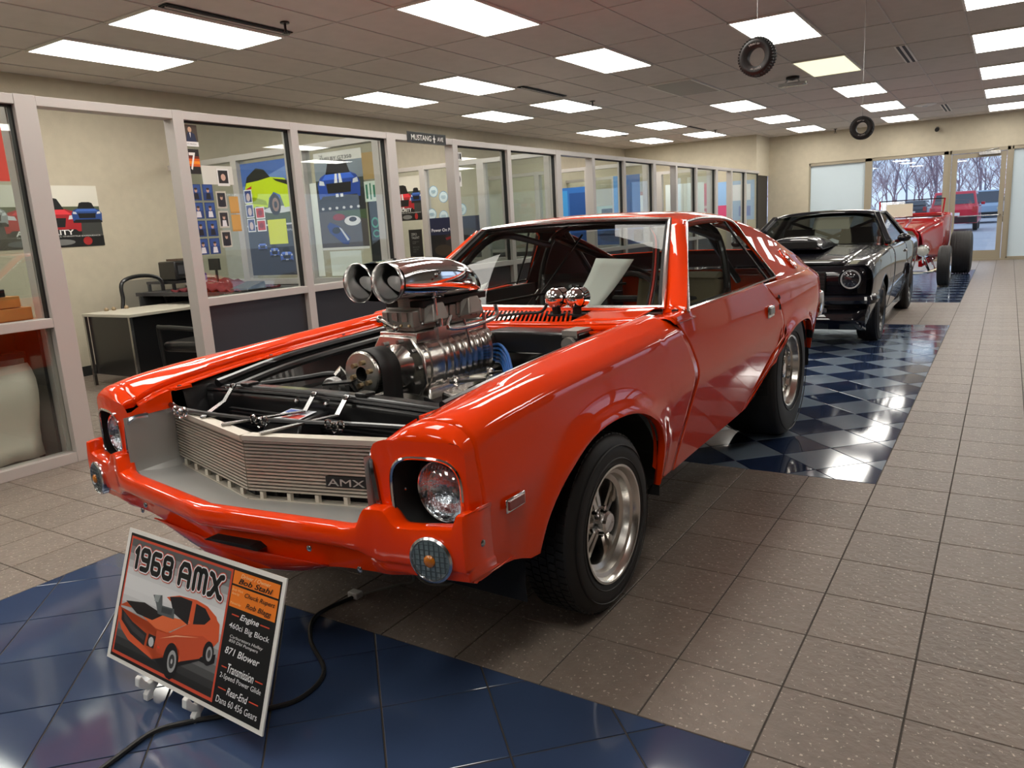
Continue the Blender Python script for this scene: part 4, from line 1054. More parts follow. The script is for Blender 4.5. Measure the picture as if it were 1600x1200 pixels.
path = [(EX + R1 * math.cos(a), BZ + .015 + R1 * math.sin(a)) for a in np.linspace(0, PI, 20)] + [(EX - R2 * math.cos(a), lowz - R2 * math.sin(a)) for a in np.linspace(0, PI, 16)]
obj('blower_belt', MB().grid([[(x, py0 + .018, z) for x, z in path], [(x, py0 + .118, z) for x, z in path]], cv=True), M_rub, car, solid=.006)
obj('crank_pulley', MB().lathe([(.0, 0), (.0, R2), (.10, R2), (.10, 0)], 32, None, 'y', (EX, py0 + .02, lowz)), M_cast, car)
obj('idler_pulley', MB().lathe([(.0, .012), (.0, .045), (.004, .05), (.03, .05), (.034, .012)], 28, None, 'y', (-.15, -.30, .80)), mat('idler_grey', (.45, .45, .44), .4, metal=1), car)
obj('alternator_pulley', MB().lathe([(.0, .0), (.0, .05), (.03, .05), (.03, 0)], 28, None, 'y', (.16, -.25, .66)), M_pol, car)
# carburettor plate, carburettors
obj('carburettor_plate', MB().box((EX - .095, -.07, BZ + .098), (EX + .095, .38, BZ + .140)), M_pol, car, bevel=.004)
for q, y in enumerate((-.055, .175)):
    c = MB().box((EX - .075, y, .997), (EX + .075, y + .20, 1.03)).box((EX - .085, y + .03, 1.03), (EX + .085, y + .17, 1.085)).box((EX - .08, y - .01, 1.01), (EX + .08, y + .03, 1.075)).box((EX - .08, y + .17, 1.01), (EX + .08, y + .21, 1.075))
    c.lathe([(0, .072), (.045, .072), (.045, .06)], 28, None, 'z', (EX, y + .10, 1.085))
    cb = obj('carburettor', c, M_cast, car, bevel=.005, smooth=0, label='front dull grey four-barrel carburettor' if q == 0 else None)
    for s in (1, -1):
        obj('fuel_bowl', MB().hexa([(EX + s * .085, y + .04, 1.02), (EX + s * .135, y + .05, 1.03), (EX + s * .135, y + .15, 1.03), (EX + s * .085, y + .16, 1.02), (EX + s * .085, y + .05, 1.085), (EX + s * .12, y + .07, 1.10), (EX + s * .12, y + .13, 1.10), (EX + s * .085, y + .15, 1.085)]), M_cast, cb, bevel=.006, smooth=0)
        for k in range(5): obj('bowl_screw', MB().ball((EX + s * (.10), y + .02 + k * .04, 1.025 + .01 * (k % 2)), .007, None, 8), M_steel, cb)
    for k in range(4): obj('carburettor_screw', MB().ball((EX - .06 + .04 * k, y - .013, 1.02), .007, None, 8), M_brass, cb)
    for k in range(3): obj('metering_rib', MB().box((EX - .07 + .05 * k, y - .018, 1.035), (EX - .045 + .05 * k, y - .008, 1.07)), M_steel, cb, smooth=0)
obj('throttle_rod', MB().tube([(EX - .085, -.075, 1.045), (EX + .02, -.10, 1.015)], .008, 8).ball((EX - .085, -.075, 1.045), .015, None, 10).ball((EX + .02, -.10, 1.015), .013, None, 10), M_pol, car)
obj('fuel_line', MB().tube([(EX + .13, .10, 1.04), (EX + .155, .05, 1.0), (EX + .15, .2, .985), (EX + .15, .38, 1.0), (EX + .14, .40, 1.05)], .009, 8, sub=5), M_steel, car)
obj('linkage', MB().tube([(EX + .145, .02, 1.0), (EX + .15, .30, .99)], .006, 6).tube([(EX + .145, .02, .97), (EX + .145, .02, 1.04)], .008, 6).tube([(EX + .15, .30, .96), (EX + .15, .30, 1.03)], .008, 6).tube([(EX + .15, .16, 1.02), (EX + .155, .19, .88)], .005, 6).cbox((EX + .145, .02, .985), (.02, .06, .05)), M_steel, car)
obj('oil_cable', MB().tube([(EX + .12, .02, 1.19), (EX + .125, .02, 1.05), (EX + .12, .03, 1.0)], .0065, 6), M_steel, car)
# bug-catcher scoop
SZ = 1.195
def scsec(y, hw, z0, z1, n=36, e=.62):
    out = []
    for k in range(n):
        a = 2 * PI * k / n; c, s_ = math.cos(a), math.sin(a)
        out.append((EX + hw * math.copysign(abs(c) ** e, c), y, (z0 + z1) / 2 + (z1 - z0) / 2 * math.copysign(abs(s_) ** e, s_)))
    return out
rows = [scsec(-.160, .143, 1.124, 1.267, e=.75), scsec(-.08, .140, 1.120, 1.272), scsec(.05, .140, 1.110, 1.276), scsec(.17, .136, 1.106, 1.264), scsec(.27, .126, 1.105, 1.235), scsec(.33, .112, 1.105, 1.195), scsec(.365, .095, 1.106, 1.155, e=.8), scsec(.38, .07, 1.108, 1.125, e=.9)]
D = net(rows, 5, 1); sc = MB().grid(D, cv=True); sc.add(D[-1], [tuple(range(len(D[-1])))])
so = obj('air_scoop', sc, M_chrome, car, smooth=60, label='chrome twin-inlet air scoop')
obj('scoop_base', MB().box((EX - .095, -.02, 1.083), (EX + .095, .40, 1.11)), M_matte, so, bevel=.004)
for s in (1, -1):
    cx = EX + s * .072
    obj('scoop_inlet', MB().lathe([(.10, .060), (.05, .0655), (.02, .069), (.004, .0745), (-.002, .0755), (-.005, .073), (.002, .0695), (.02, .065), (.06, .060), (.11, .057), (.16, .056)], 40, None, 'y', (cx, -.185, SZ)), mat('brushed_inlet', (.78, .78, .77), .22, metal=1), so, smooth=60)
    obj('inlet_sleeve', MB().lathe([(.0, .0), (.0, .0565)], 32, None, 'y', (cx, -.03, SZ)), M_matte, so)
    ca, sa = math.sin(.6), math.cos(.6)
    bf = [(cx + .052 * math.cos(a), -.115 + .052 * math.sin(a) * ca, SZ - .012 - .052 * math.sin(a) * sa * .8) for a in np.linspace(0, 2 * PI, 28)[:-1]]
    obj('butterfly', MB().add(bf, [tuple(range(27))]), mat('brushed_butterfly', (.55, .55, .54), .4, metal=.35), so, solid=.003, smooth=0)
obj('inlet_tube', MB().lathe([(0, .0), (0.0, .0)], 3, None, 'y') if False else MB().tube([(EX - .072, -.06, SZ + .055), (EX + .072, -.06, SZ + .055)], .010, 8), M_chrome, so)
obj('scoop_linkage', MB().ball((EX + .135, .02, 1.205), .012, None, 10).ball((EX + .135, -.005, 1.195), .010, None, 8).bar((EX + .13, -.01, 1.195), (EX + .135, .05, 1.215), .012, .008), M_steel, so)
for k in range(4): obj('scoop_bolt', MB().ball((EX + .132, -.0 + .02 * k, 1.12 + .003 * (k % 2)), .006, None, 8), M_steel, so)
for k in range(5):
    obj('ignition_wire', MB().tube([(.08, .44, .865 - .018 * k), (.17, .38, .880 - .019 * k), (.26 - .004 * k, .30, .858 - .021 * k), (.335 - .008 * k, .22, .795 - .022 * k)], .0065, 8, sub=6), M_bluew, car)
obj('wiper_motor_box', MB().box((.10, .40, .84), (.54, .575, .935)), M_satin, car, bevel=.01)
obj('master_cylinder', MB().tube([(.50, .55, .90), (.50, .38, .89)], .03, 12).cbox((.50, .46, .93), (.07, .12, .03)), M_cast, car)
obj('fuel_hose', MB().tube([(.20, .05, .74), (.33, .10, .79), (.42, .25, .80), (.50, .45, .80)], .012, 8, sub=5), M_hose, car)
obj('bay_bracket', MB().bar((.20, -.02, .80), (.30, .08, .80), .03, .01).ball((.22, .0, .80), .018, None, 8).bar((.18, .06, .80), (.34, .14, .82), .012, .008).ball((.30, .12, .82), .016, None, 8), M_pol, car)
# ---------------------------------------------------------------- interior
obj('dashboard', MB().hexa([(-.70, .86, .80), (.70, .86, .80), (.68, 1.10, .82), (-.68, 1.10, .82), (-.69, .87, .955), (.69, .87, .955), (.67, 1.08, .965), (-.67, 1.08, .965)]), M_matte, car, bevel=.02)
obj('headliner', MB().grid([[(X, y, rz(y) - .035 - .05 * (abs(X) / .6) ** 4) for X in np.linspace(-.60, .60, 13)] for y in np.linspace(1.34, 2.14, 6)]), M_matte, car)
for s in (1, -1):
    st = obj('bucket_seat', MB().grid(net([[(s * .34 + x, y + .06 * abs(x / .25) ** 2 * -1, z) for x in (-.25, -.15, 0, .15, .25)] for y, z in ((1.42, .52), (1.44, .56), (1.85, .52), (1.93, .60), (2.05, .98), (2.06, 1.02), (2.10, 1.0))], 4, 4)), M_tan if s > 0 else M_satin, car, solid=.06)
    for k in range(9): obj('seat_rib', MB().tube([(s * .34 - .2 + .05 * k, 1.97, .70), (s * .34 - .2 + .05 * k, 2.03, .98)], .022, 6), M_satin if s < 0 else M_tan, st)
rc = MB(); r = .020
for s in (1, -1):
    rc.tube([(s * .60, 2.0, .45), (s * .62, 2.02, .95), (s * .55, 2.06, 1.25), (s * .42, 2.08, 1.34)], r, 10, sub=6)
    rc.tube([(s * .45, 2.07, 1.33), (s * .50, 2.6, .95)], r, 8); rc.tube([(s * .62, 2.02, .95), (s * .64, 1.5, .62), (s * .66, 1.0, .48)], r, 8)
    rc.tube([(s * .56, 2.05, 1.24), (s * .545, 1.40, 1.31), (s * .64, 1.05, 1.0), (s * .66, .95, .6)], r, 8, sub=6)
rc.tube([(-.42, 2.08, 1.34), (.42, 2.08, 1.34)], r, 8).tube([(-.60, 2.0, .9), (.60, 2.0, .9)], r, 8).tube([(-.5, 2.05, 1.28), (.45, 2.02, .92)], r, 8)
obj('roll_cage', rc, M_satin, car)
obj('window_strap', MB().tube([(-.30, 1.45, .95), (-.15, 1.75, 1.30)], .006, 6).tube([(-.50, 1.1, .95), (-.30, 1.45, .98), (.05, 1.9, 1.0)], .008, 6), M_satin, car)
obj('steering_wheel', MB().tube([(.34 + .19 * math.cos(a), 1.27 + .07 * math.sin(a), .93 + .17 * math.sin(a)) for a in np.linspace(0, 2 * PI, 29)[:-1]], .014, 8, closed=True).tube([(.34, 1.27, .93), (.34, 1.0, .85)], .02, 8), M_satin, car)
obj('mirror', MB().cbox((.385, 1.35, 1.29), (.05, .02, .06)), M_satin, car, bevel=.008)
for k, m in enumerate((M_satin, mat('red_wire', (.5, .02, .01), .5), M_satin)):
    obj('pillar_wire', MB().tube([(.60 + .012 * k, .93, .96), (.56 + .012 * k, 1.10, 1.10), (.515 + .010 * k, 1.24, 1.26), (.46, 1.32, 1.33)], .006, 6, sub=4), m, car)
# ---------------------------------------------------------------- cards inside the windscreen
cm = Matrix.Translation((-1.97, 2.30, 0)) @ Matrix.Rotation(-YAW, 4, 'Z')
def card(name, pts, label):
    P = [cm @ Vector(p) for p in pts]; rows = []
    for u_ in np.linspace(0, 1, 5):
        row = []
        for v_ in np.linspace(0, 1, 8):
            p = (P[0] * (1 - u_) + P[1] * u_) * (1 - v_) + (P[3] * (1 - u_) + P[2] * u_) * v_
            row.append(p + Vector((0, .03, 0)) * math.sin(PI * v_))
        rows.append(row)
    return tag(obj(name, MB().grid(rows), M_paper, None, solid=.0015), label, 'card')
card('display_card', [(.215, .90, .965), (.352, .90, .955), (.47, 1.10, 1.185), (.27, 1.10, 1.195)], 'white card leaning inside the orange car windscreen behind the chrome pods')
card('display_card', [(-.52, .90, .965), (-.40, .90, .965), (-.33, 1.02, 1.09), (-.45, 1.02, 1.05)], 'small white card at the windscreen foot behind the air scoop')
# ================================================================ generic body lofting for the cars behind
def loft(par, name, secs, m, y0, y1, i0, i1, n=30, solid=.005, label=None, sides=(1, -1), sub=4):
    ys = np.array([s[0] for s in secs]); k = len(secs[0][1]); fx = [pch(ys, [s[1][j][0] for s in secs]) for j in range(k)]; fz = [pch(ys, [s[1][j][1] for s in secs]) for j in range(k)]
    out = []
    for sd in sides:
        rows = []
        for y in np.linspace(y0, y1, n):
            P = crom([(fx[j](y), fz[j](y)) for j in range(k)], sub)[i0 * sub:i1 * sub + 1]
            zb = par_bot[par.name](y) if par.name in par_bot else 0
            Q = [p for p in P if p[1] > zb]
            if len(Q) < 2: continue
            if len(Q) < len(P):
                a, b = Q[-1], P[len(Q)]; t = (a[1] - zb) / max(1e-6, a[1] - b[1]); Q.append(a + (b - a) * t)
            Q = resample(Q, len(P)); rows.append([(sd * x, y, z) for x, z in Q])
        out.append(obj(name, MB().grid(rows), m, par, solid=solid, smooth=40, label=label))
    return out
par_bot = {}
def simple_wheel(par, loc, R, r, w, s, mrim, spokes=5, label=None, lod=False):
    h = w / 2
    pr = [(-h * .8, r), (-h, r + (R - r) * .4), (-h * .9, R - .03), (-h * .7, R - .006), (h * .7, R - .006), (h * .9, R - .03), (h, r + (R - r) * .4), (h * .8, r)]
    mb = MB().lathe(crom(pr, 2), 40, None, 'x')
    for x in np.linspace(-h * .6, h * .6, 6):
        for N in (40,): mb.lathe([(x, R - .007), (x + .004, R), (x + h * .16, R), (x + h * .18, R - .007)], 40, None, 'x')
    ty = obj('wheel', mb, M_rub, par, loc, (0, 0, 0 if s > 0 else PI), smooth=30, label=label)
    rim = MB().lathe([(-h * .9, r - .01), (h * .2, r - .04), (h * .7, r - .02), (h * .9, r), (h * .92, r + .008), (h * .8, r + .006)], 32, None, 'x')
    for k in range(spokes):
        a = 2 * PI * k / spokes; rim.bar((h * .6, .03 * math.cos(a), .03 * math.sin(a)), (h * .45, (r - .02) * math.cos(a), (r - .02) * math.sin(a)), .03, .03, None, (1, 0, 0))
    rim.lathe([(h * .3, .05), (h * .7, .045), (h * .75, 0)], 16, None, 'x')
    obj('rim', rim, mrim, ty); obj('brake_disc', MB().lathe([(0, 0), (0, r * .8), (.02, r * .8)], 24, None, 'x'), M_matte, ty)
    return ty
# ---------------------------------------------------------------- black coupe
M_blk = mat('black_paint', (.004, .004, .008), .4, coat=1, spec=.1)
M_blk.node_tree.nodes['Principled BSDF'].inputs['Coat IOR'].default_value = 1.5
M_drim = mat('dark_rim', (.12, .12, .12), .25, metal=1)
mu = thing('black_coupe', 'black vintage coupe with raised bonnet scoop parked behind the orange car', 'car', (-1.885, 8.65, 0))
def marc(y):
    z = .22
    for c in (.0, 2.74):
        d = (y - c) / .40
        if abs(d) < 1: z = max(z, .30 + .37 * math.sqrt(1 - d * d))
    return z
par_bot[mu.name] = marc
SEC = [  # y, [(x,z) centre top ... sill]
    (-.76, [(0, .83), (.35, .825), (.60, .82), (.78, .82), (.835, .76), (.850, .66), (.835, .52), (.80, .38), (.76, .22)]),
    (-.60, [(0, .875), (.35, .87), (.62, .865), (.79, .865), (.85, .80), (.865, .68), (.85, .54), (.82, .38), (.78, .22)]),
    (.0, [(0, .93), (.35, .92), (.62, .905), (.80, .90), (.858, .84), (.872, .70), (.862, .55), (.83, .38), (.79, .22)]),
    (.75, [(0, .965), (.35, .955), (.62, .94), (.80, .925), (.858, .86), (.87, .72), (.862, .56), (.83, .38), (.79, .22)]),
    (1.9, [(0, .965), (.35, .96), (.62, .955), (.80, .94), (.858, .87), (.872, .73), (.866, .57), (.83, .38), (.79, .22)]),
    (2.4, [(0, .965), (.35, .965), (.62, .965), (.80, .96), (.868, .89), (.885, .75), (.87, .58), (.83, .38), (.79, .22)]),
    (3.2, [(0, .96), (.35, .96), (.62, .955), (.80, .94), (.86, .88), (.87, .75), (.85, .58), (.81, .40), (.76, .28)]),
    (3.75, [(0, .93), (.35, .93), (.62, .925), (.78, .91), (.82, .86), (.83, .75), (.81, .60), (.77, .45), (.72, .34)])]
loft(mu, 'bonnet', SEC, M_blk, -.72, .78, 0, 2, 16)
loft(mu, 'front_fender', SEC, M_blk, -.76, .74, 2, 8, 50)
loft(mu, 'door', SEC, M_blk, .75, 1.90, 3, 8, 20)
loft(mu, 'quarter_panel', SEC, M_blk, 1.91, 3.75, 2, 8, 60)
loft(mu, 'boot_lid', SEC, M_blk, 2.75, 3.70, 0, 2, 14)
obj('cowl', MB().grid([[(x, y, .955 + .01 * (1 - (x / .8) ** 2)) for x in np.linspace(-.8, .8, 12)] for y in (.76, .92)]), M_blk, mu)
# face
face = MB().grid([[(x, -.77 + .02 * abs(x / .8) ** 2, z) for x in np.linspace(-.80, .80, 20)] for z in (.82, .70, .56, .50)])
obj('front_panel', face, M_blk, mu, solid=.004)
obj('grille', MB().box((-.44, -.80, .57), (.44, -.775, .77)), mat('mesh_grille_black', (.004, .004, .004), .5), mu, bevel=.01)
for k in range(6): obj('grille_slat', MB().box((-.43, -.81, .585 + .032 * k), (.43, -.80, .592 + .032 * k)), M_satin, mu, smooth=0)
obj('front_bumper', MB().tube([(-.86, -.62, .50), (-.80, -.80, .50), (-.4, -.86, .50), (0, -.87, .50), (.4, -.86, .50), (.80, -.80, .50), (.86, -.62, .50)], .045, 8, sub=5), M_blk, mu)
obj('front_valance', MB().grid([[(x, -.74 - .04 * (1 - (x / .8) ** 2), .47), (x, -.78 - .04 * (1 - (x / .8) ** 2), .30), (x, -.70, .20)] for x in np.linspace(-.80, .80, 14)]), M_blk, mu, solid=.004)
for s in (1, -1):
    hl = obj('headlamp', MB().lathe([(.08, .11), (-.04, .108), (-.045, .10), (-.0, .095), (.02, .0)], 32, None, 'y'), M_blk, mu, (s * .665, -.775, .695))
    obj('halo_ring', MB().tube([(.084 * math.cos(a), -.03, .084 * math.sin(a)) for a in np.linspace(0, 2 * PI, 33)[:-1]], .008, 6, closed=True), mat('halo_lamp', (.45, .45, .45), .3, emit=(.9, .93, 1), estr=.02), hl)
    obj('lens', MB().lathe([(-.03, .078), (-.04, .05), (-.045, 0)], 28, None, 'y'), mat('dark_lens', (.02, .02, .025), .05, coat=1), hl)
    obj('indicator', MB().cbox((s * .40, -.80, .40), (.12, .03, .05)), M_lens if False else M_steel, mu, bevel=.008)
    obj('wing_mirror', MB().ball((s * .93, .95, 1.0), .07, None, 14, (1, .7, .65)).bar((s * .84, .95, .96), (s * .92, .95, .99), .03, .03), M_blk, mu)
    obj('door_handle', MB().cbox((s * .878, 1.75, .82), (.02, .12, .03)), M_chrome, mu, bevel=.006)
    obj('side_scoop', MB().hexa([(s * .868, 1.95, .50), (s * .868, 2.2, .56), (s * .868, 2.2, .70), (s * .868, 1.95, .66), (s * .905, 1.97, .52), (s * .885, 2.15, .58), (s * .885, 2.15, .68), (s * .905, 1.97, .65)]), M_blk, mu, bevel=.01)
    obj('rocker', MB().box((s * .70, .42, .16), (s * .80, 2.3, .26)), M_blk, mu, bevel=.02)
    for y in (0, 2.74): simple_wheel(mu, (s * .745, y, .315), .315, .215, .22, s, M_drim, 10)
rows = [[(x, y, .955 + h_ * (1 - (abs(x) / .30) ** 4)) for x in np.linspace(-.30, .30, 17)] for y, h_ in ((-.22, .0), (-.20, .10), (-.1, .125), (.2, .13), (.5, .10), (.72, .01))]
obj('bonnet_scoop', MB().grid(net(rows, 4, 1)), M_blk, mu, solid=.004, smooth=50)
obj('scoop_mouth', MB().box((-.24, -.225, .965), (.24, -.20, 1.045)), M_matte, mu, bevel=.01)
# greenhouse
def gh(par, m, A, roof_w, belt_w, zb, zr, y0, y1, y2, y3, glassm, pillars=True):
    # y0 windscreen foot, y1 header, y2 roof rear, y3 rear glass foot
    obj('roof_panel', MB().grid([[(roof_w * t, y + (.05 * abs(t) ** 3 if y < (y1 + y2) / 2 else -.05 * abs(t) ** 3), zr - .035 * t * t - .03 * t ** 8 - (.03 if y in (y1, y2) else 0)) for t in np.linspace(-1, 1, 25)] for y in (y1, y1 + .08, (y1 + y2) / 2, y2 - .12, y2)]), m, par, solid=.006, smooth=50)
    for s in (1, -1):
        pil = MB().bar((s * (belt_w - .06), y0 + .02, zb), (s * (roof_w - .02), y1 + .02, zr - .06), .06, .05)
        obj('windscreen_pillar', pil, m, par, bevel=.008)
        obj('rear_pillar', MB().hexa([(s * (belt_w - .01), y3 - .62, zb), (s * (belt_w - .03), y3 + .05, zb), (s * (belt_w - .10), y3 + .05, zb), (s * (belt_w - .08), y3 - .62, zb), (s * roof_w, y2 - .28, zr - .05), (s * (roof_w - .01), y2 + .02, zr - .06), (s * (roof_w - .08), y2 + .02, zr - .06), (s * (roof_w - .07), y2 - .28, zr - .05)]), m, par, bevel=.008)
        obj('side_window', MB().add([(s * (belt_w - .025), y0 + .1, zb), (s * (belt_w - .025), y3 - .6, zb), (s * (roof_w - .012), y2 - .28, zr - .06), (s * (roof_w - .012), y1 + .08, zr - .06)], [(0, 1, 2, 3)]), glassm, par, smooth=0)
        obj('window_trim', MB().tube([(s * (belt_w - .015), y0 + .08, zb + .005), (s * (belt_w - .015), y3 - .58, zb + .005)], .010, 6).tube([(s * roof_w, y1 + .05, zr - .05), (s * roof_w, y2 - .26, zr - .045), (s * (belt_w - .005), y3 - .58, zb)], .008, 6), M_brite, par)
    obj('windscreen', MB().grid([[((belt_w - .09) * t * (1 - v) + (roof_w - .05) * t * v, (y0 + .03 * t * t) * (1 - v) + (y1 + .03 + .03 * t * t) * v, zb * (1 - v) + (zr - .04 - .03 * t * t) * v) for t in np.linspace(-1, 1, 13)] for v in np.linspace(0, 1, 5)]), glassm, par)
    obj('rear_window', MB().grid([[((belt_w - .12) * t * (1 - v) + (roof_w - .08) * t * v, y3 * (1 - v) + y2 * v, zb * (1 - v) + (zr - .05) * v) for t in np.linspace(-1, 1, 9)] for v in np.linspace(0, 1, 4)]), glassm, par)
gh(mu, M_blk, None, .60, .84, .955, 1.335, .88, 1.42, 2.35, 2.80, glass('smoked_glass', (.30, .32, .32), -.0, .0, .5))
obj('interior', MB().box((-.75, .95, .35), (.75, 2.7, .80)).hexa([(-.55, 1.55, .8), (-.12, 1.55, .8), (-.12, 1.7, .8), (-.55, 1.7, .8), (-.5, 1.62, 1.12), (-.17, 1.62, 1.12), (-.17, 1.72, 1.12), (-.5, 1.72, 1.12)]).hexa([(.12, 1.55, .8), (.55, 1.55, .8), (.55, 1.7, .8), (.12, 1.7, .8), (.17, 1.62, 1.12), (.5, 1.62, 1.12), (.5, 1.72, 1.12), (.17, 1.72, 1.12)]), M_matte, mu, smooth=0)
obj('roll_cage', MB().tube([(-.6, 1.95, .8), (-.52, 1.98, 1.2), (0, 1.98, 1.28), (.52, 1.98, 1.2), (.6, 1.95, .8)], .02, 8, sub=4).tube([(-.5, 1.98, 1.2), (.4, 1.98, .85)], .02, 8).tube([(.5, 1.98, 1.2), (-.4, 1.98, .85)], .02, 8), M_satin, mu)
cd_ = obj('display_card', MB().hexa([(-2.02, 10.06, 1.12), (-1.60, 10.06, 1.11), (-1.60, 10.063, 1.11), (-2.02, 10.063, 1.12), (-2.00, 10.14, 1.255), (-1.56, 10.14, 1.25), (-1.56, 10.143, 1.25), (-2.00, 10.143, 1.255)]), mat('cream_card', lin(225, 222, 200), .6), None, smooth=0)
tag(cd_, 'cream card hung at the top of the black coupe windscreen', 'card')
# ---------------------------------------------------------------- red hot rod
M_red = mat('red_paint', (.36, .004, .006), .4, coat=1, spec=.05)
hr = thing('hot_rod', 'red open roadster with exposed front wheels near the glass door', 'car', (-1.47, 14.45, 0))
HS = [(.05, [(0, .93), (.18, .925), (.26, .87), (.30, .70), (.30, .50)]), (.5, [(0, .99), (.24, .985), (.34, .92), (.37, .72), (.36, .46)]), (1.0, [(0, 1.06), (.30, 1.05), (.44, .98), (.47, .74), (.45, .42)]), (1.25, [(0, 1.11), (.36, 1.10), (.52, 1.03), (.55, .75), (.52, .40)])]
loft(hr, 'bonnet', HS, M_red, .05, 1.25, 0, 2, 14); loft(hr, 'bonnet_side', HS, M_red, .05, 1.25, 2, 4, 14)
tub = []
for z, o in ((1.13, 0), (1.08, .0), (.90, -.01), (.65, -.02), (.42, -.06)):
    ring = []
    for k in range(28):
        a = 2 * PI * k / 28; c, s_ = math.cos(a), math.sin(a); ring.append(((.60 + o) * math.copysign(abs(c) ** .5, c) * (1 - .08 * (s_ < 0)), 1.95 + (.78 + o) * math.copysign(abs(s_) ** .45, s_), z + (.04 * s_ if z > 1 else 0)))
    tub.append(ring)
obj('body_tub', MB().grid(tub, cv=True), M_red, hr, solid=-.02, off=1, smooth=50)
obj('seat_trim', MB().box((-.5, 1.5, .45), (.5, 2.6, .80)).box((-.5, 2.45, .8), (.5, 2.62, 1.10)), mat('dark_leather', (.03, .02, .02), .5), hr, bevel=.04)
obj('radiator_shell', MB().prism([(-.24, .42), (.24, .42), (.25, .85), (.18, .95), (0, .98), (-.18, .95), (-.25, .85)], -.03, .06, None, 'xz'), M_red, hr, bevel=.02)
obj('radiator_core', MB().prism([(-.20, .46), (.20, .46), (.21, .83), (.15, .91), (0, .93), (-.15, .91), (-.21, .83)], -.045, -.02, None, 'xz'), mat('bronze_core', (.14, .12, .08), .5), hr)
obj('firewall_rail', MB().tube([(-.5, 1.20, 1.16), (.5, 1.20, 1.16)], .012, 6), M_red, hr)
for s in (1, -1):
    obj('frame_rail', MB().bar((s * .30, -.15, .38), (s * .42, 2.9, .38), .06, .10), M_red, hr, bevel=.01)
    l_ = obj('headlamp', MB().lathe([(.10, .03), (.06, .075), (.0, .095), (-.015, .095), (-.02, .085)], 28, None, 'y'), M_chrome, hr, (s * .34, -.28, .60))
    obj('lens', MB().lathe([(-.015, .085), (-.03, .05), (-.035, 0)], 24, None, 'y'), mat('lamp_clear', (.55, .55, .50), .1, coat=1), l_); obj('lamp_stalk', MB().tube([(0, .03, -.08), (0, .10, -.20)], .014, 8), M_chrome, l_)
    obj('radius_rod', MB().tube([(s * .52, .0, .24), (s * .36, 1.2, .36)], .016, 8), M_chrome, hr)
    simple_wheel(hr, (s * .64, .0, .33), .33, .20, .19, s, M_chrome, 5); simple_wheel(hr, (s * .76, 2.55, .40), .40, .20, .36, s, M_chrome, 5)
    obj('windscreen_post', MB().bar((s * .50, 1.16, 1.10), (s * .52, 1.30, 1.42), .025, .03), M_red, hr)
    obj('shock_absorber', MB().tube([(s * .42, -.02, .26), (s * .30, .05, .55)], .022, 8), M_chrome, hr)
obj('front_axle', MB().tube([(-.58, .0, .30), (-.40, -.01, .23), (0, -.01, .20), (.40, -.01, .23), (.58, .0, .30)], .024, 8, sub=4), M_chrome, hr)
obj('steering_link', MB().tube([(-.5, -.08, .24), (.5, -.08, .24)], .013, 8).tube([(0, -.10, .15), (0, -.10, .30)], .03, 8).cbox((0, -.1, .16), (.16, .05, .04)), M_steel, hr)
obj('rear_axle', MB().tube([(-.6, 2.55, .40), (.6, 2.55, .40)], .05, 10).ball((0, 2.55, .40), .15), M_red, hr)
obj('windscreen_frame', MB().tube([(-.50, 1.16, 1.12), (-.52, 1.30, 1.42), (.52, 1.30, 1.42), (.50, 1.16, 1.12)], .011, 6, closed=True), M_satin, hr)
obj('windscreen', MB().add([(-.50, 1.16, 1.13), (.50, 1.16, 1.13), (.52, 1.30, 1.41), (-.52, 1.30, 1.41)], [(0, 1, 2, 3)]), M_pane, hr, smooth=0)
obj('steering_wheel', MB().tube([(-.25 + .18 * math.cos(a), 1.55 + .06 * math.sin(a), 1.10 + .16 * math.sin(a)) for a in np.linspace(0, 2 * PI, 21)[:-1]], .014, 6, closed=True), M_satin, hr)
c2 = obj('display_card', MB().box((-1.84, 15.42, 1.14), (-1.42, 15.428, 1.36)), mat('cream_card', (.7, .7, .6), .6), None, smooth=0); tag(c2, 'cream card standing on the red roadster bonnet', 'card')
c2.location = (0, 0, .0)
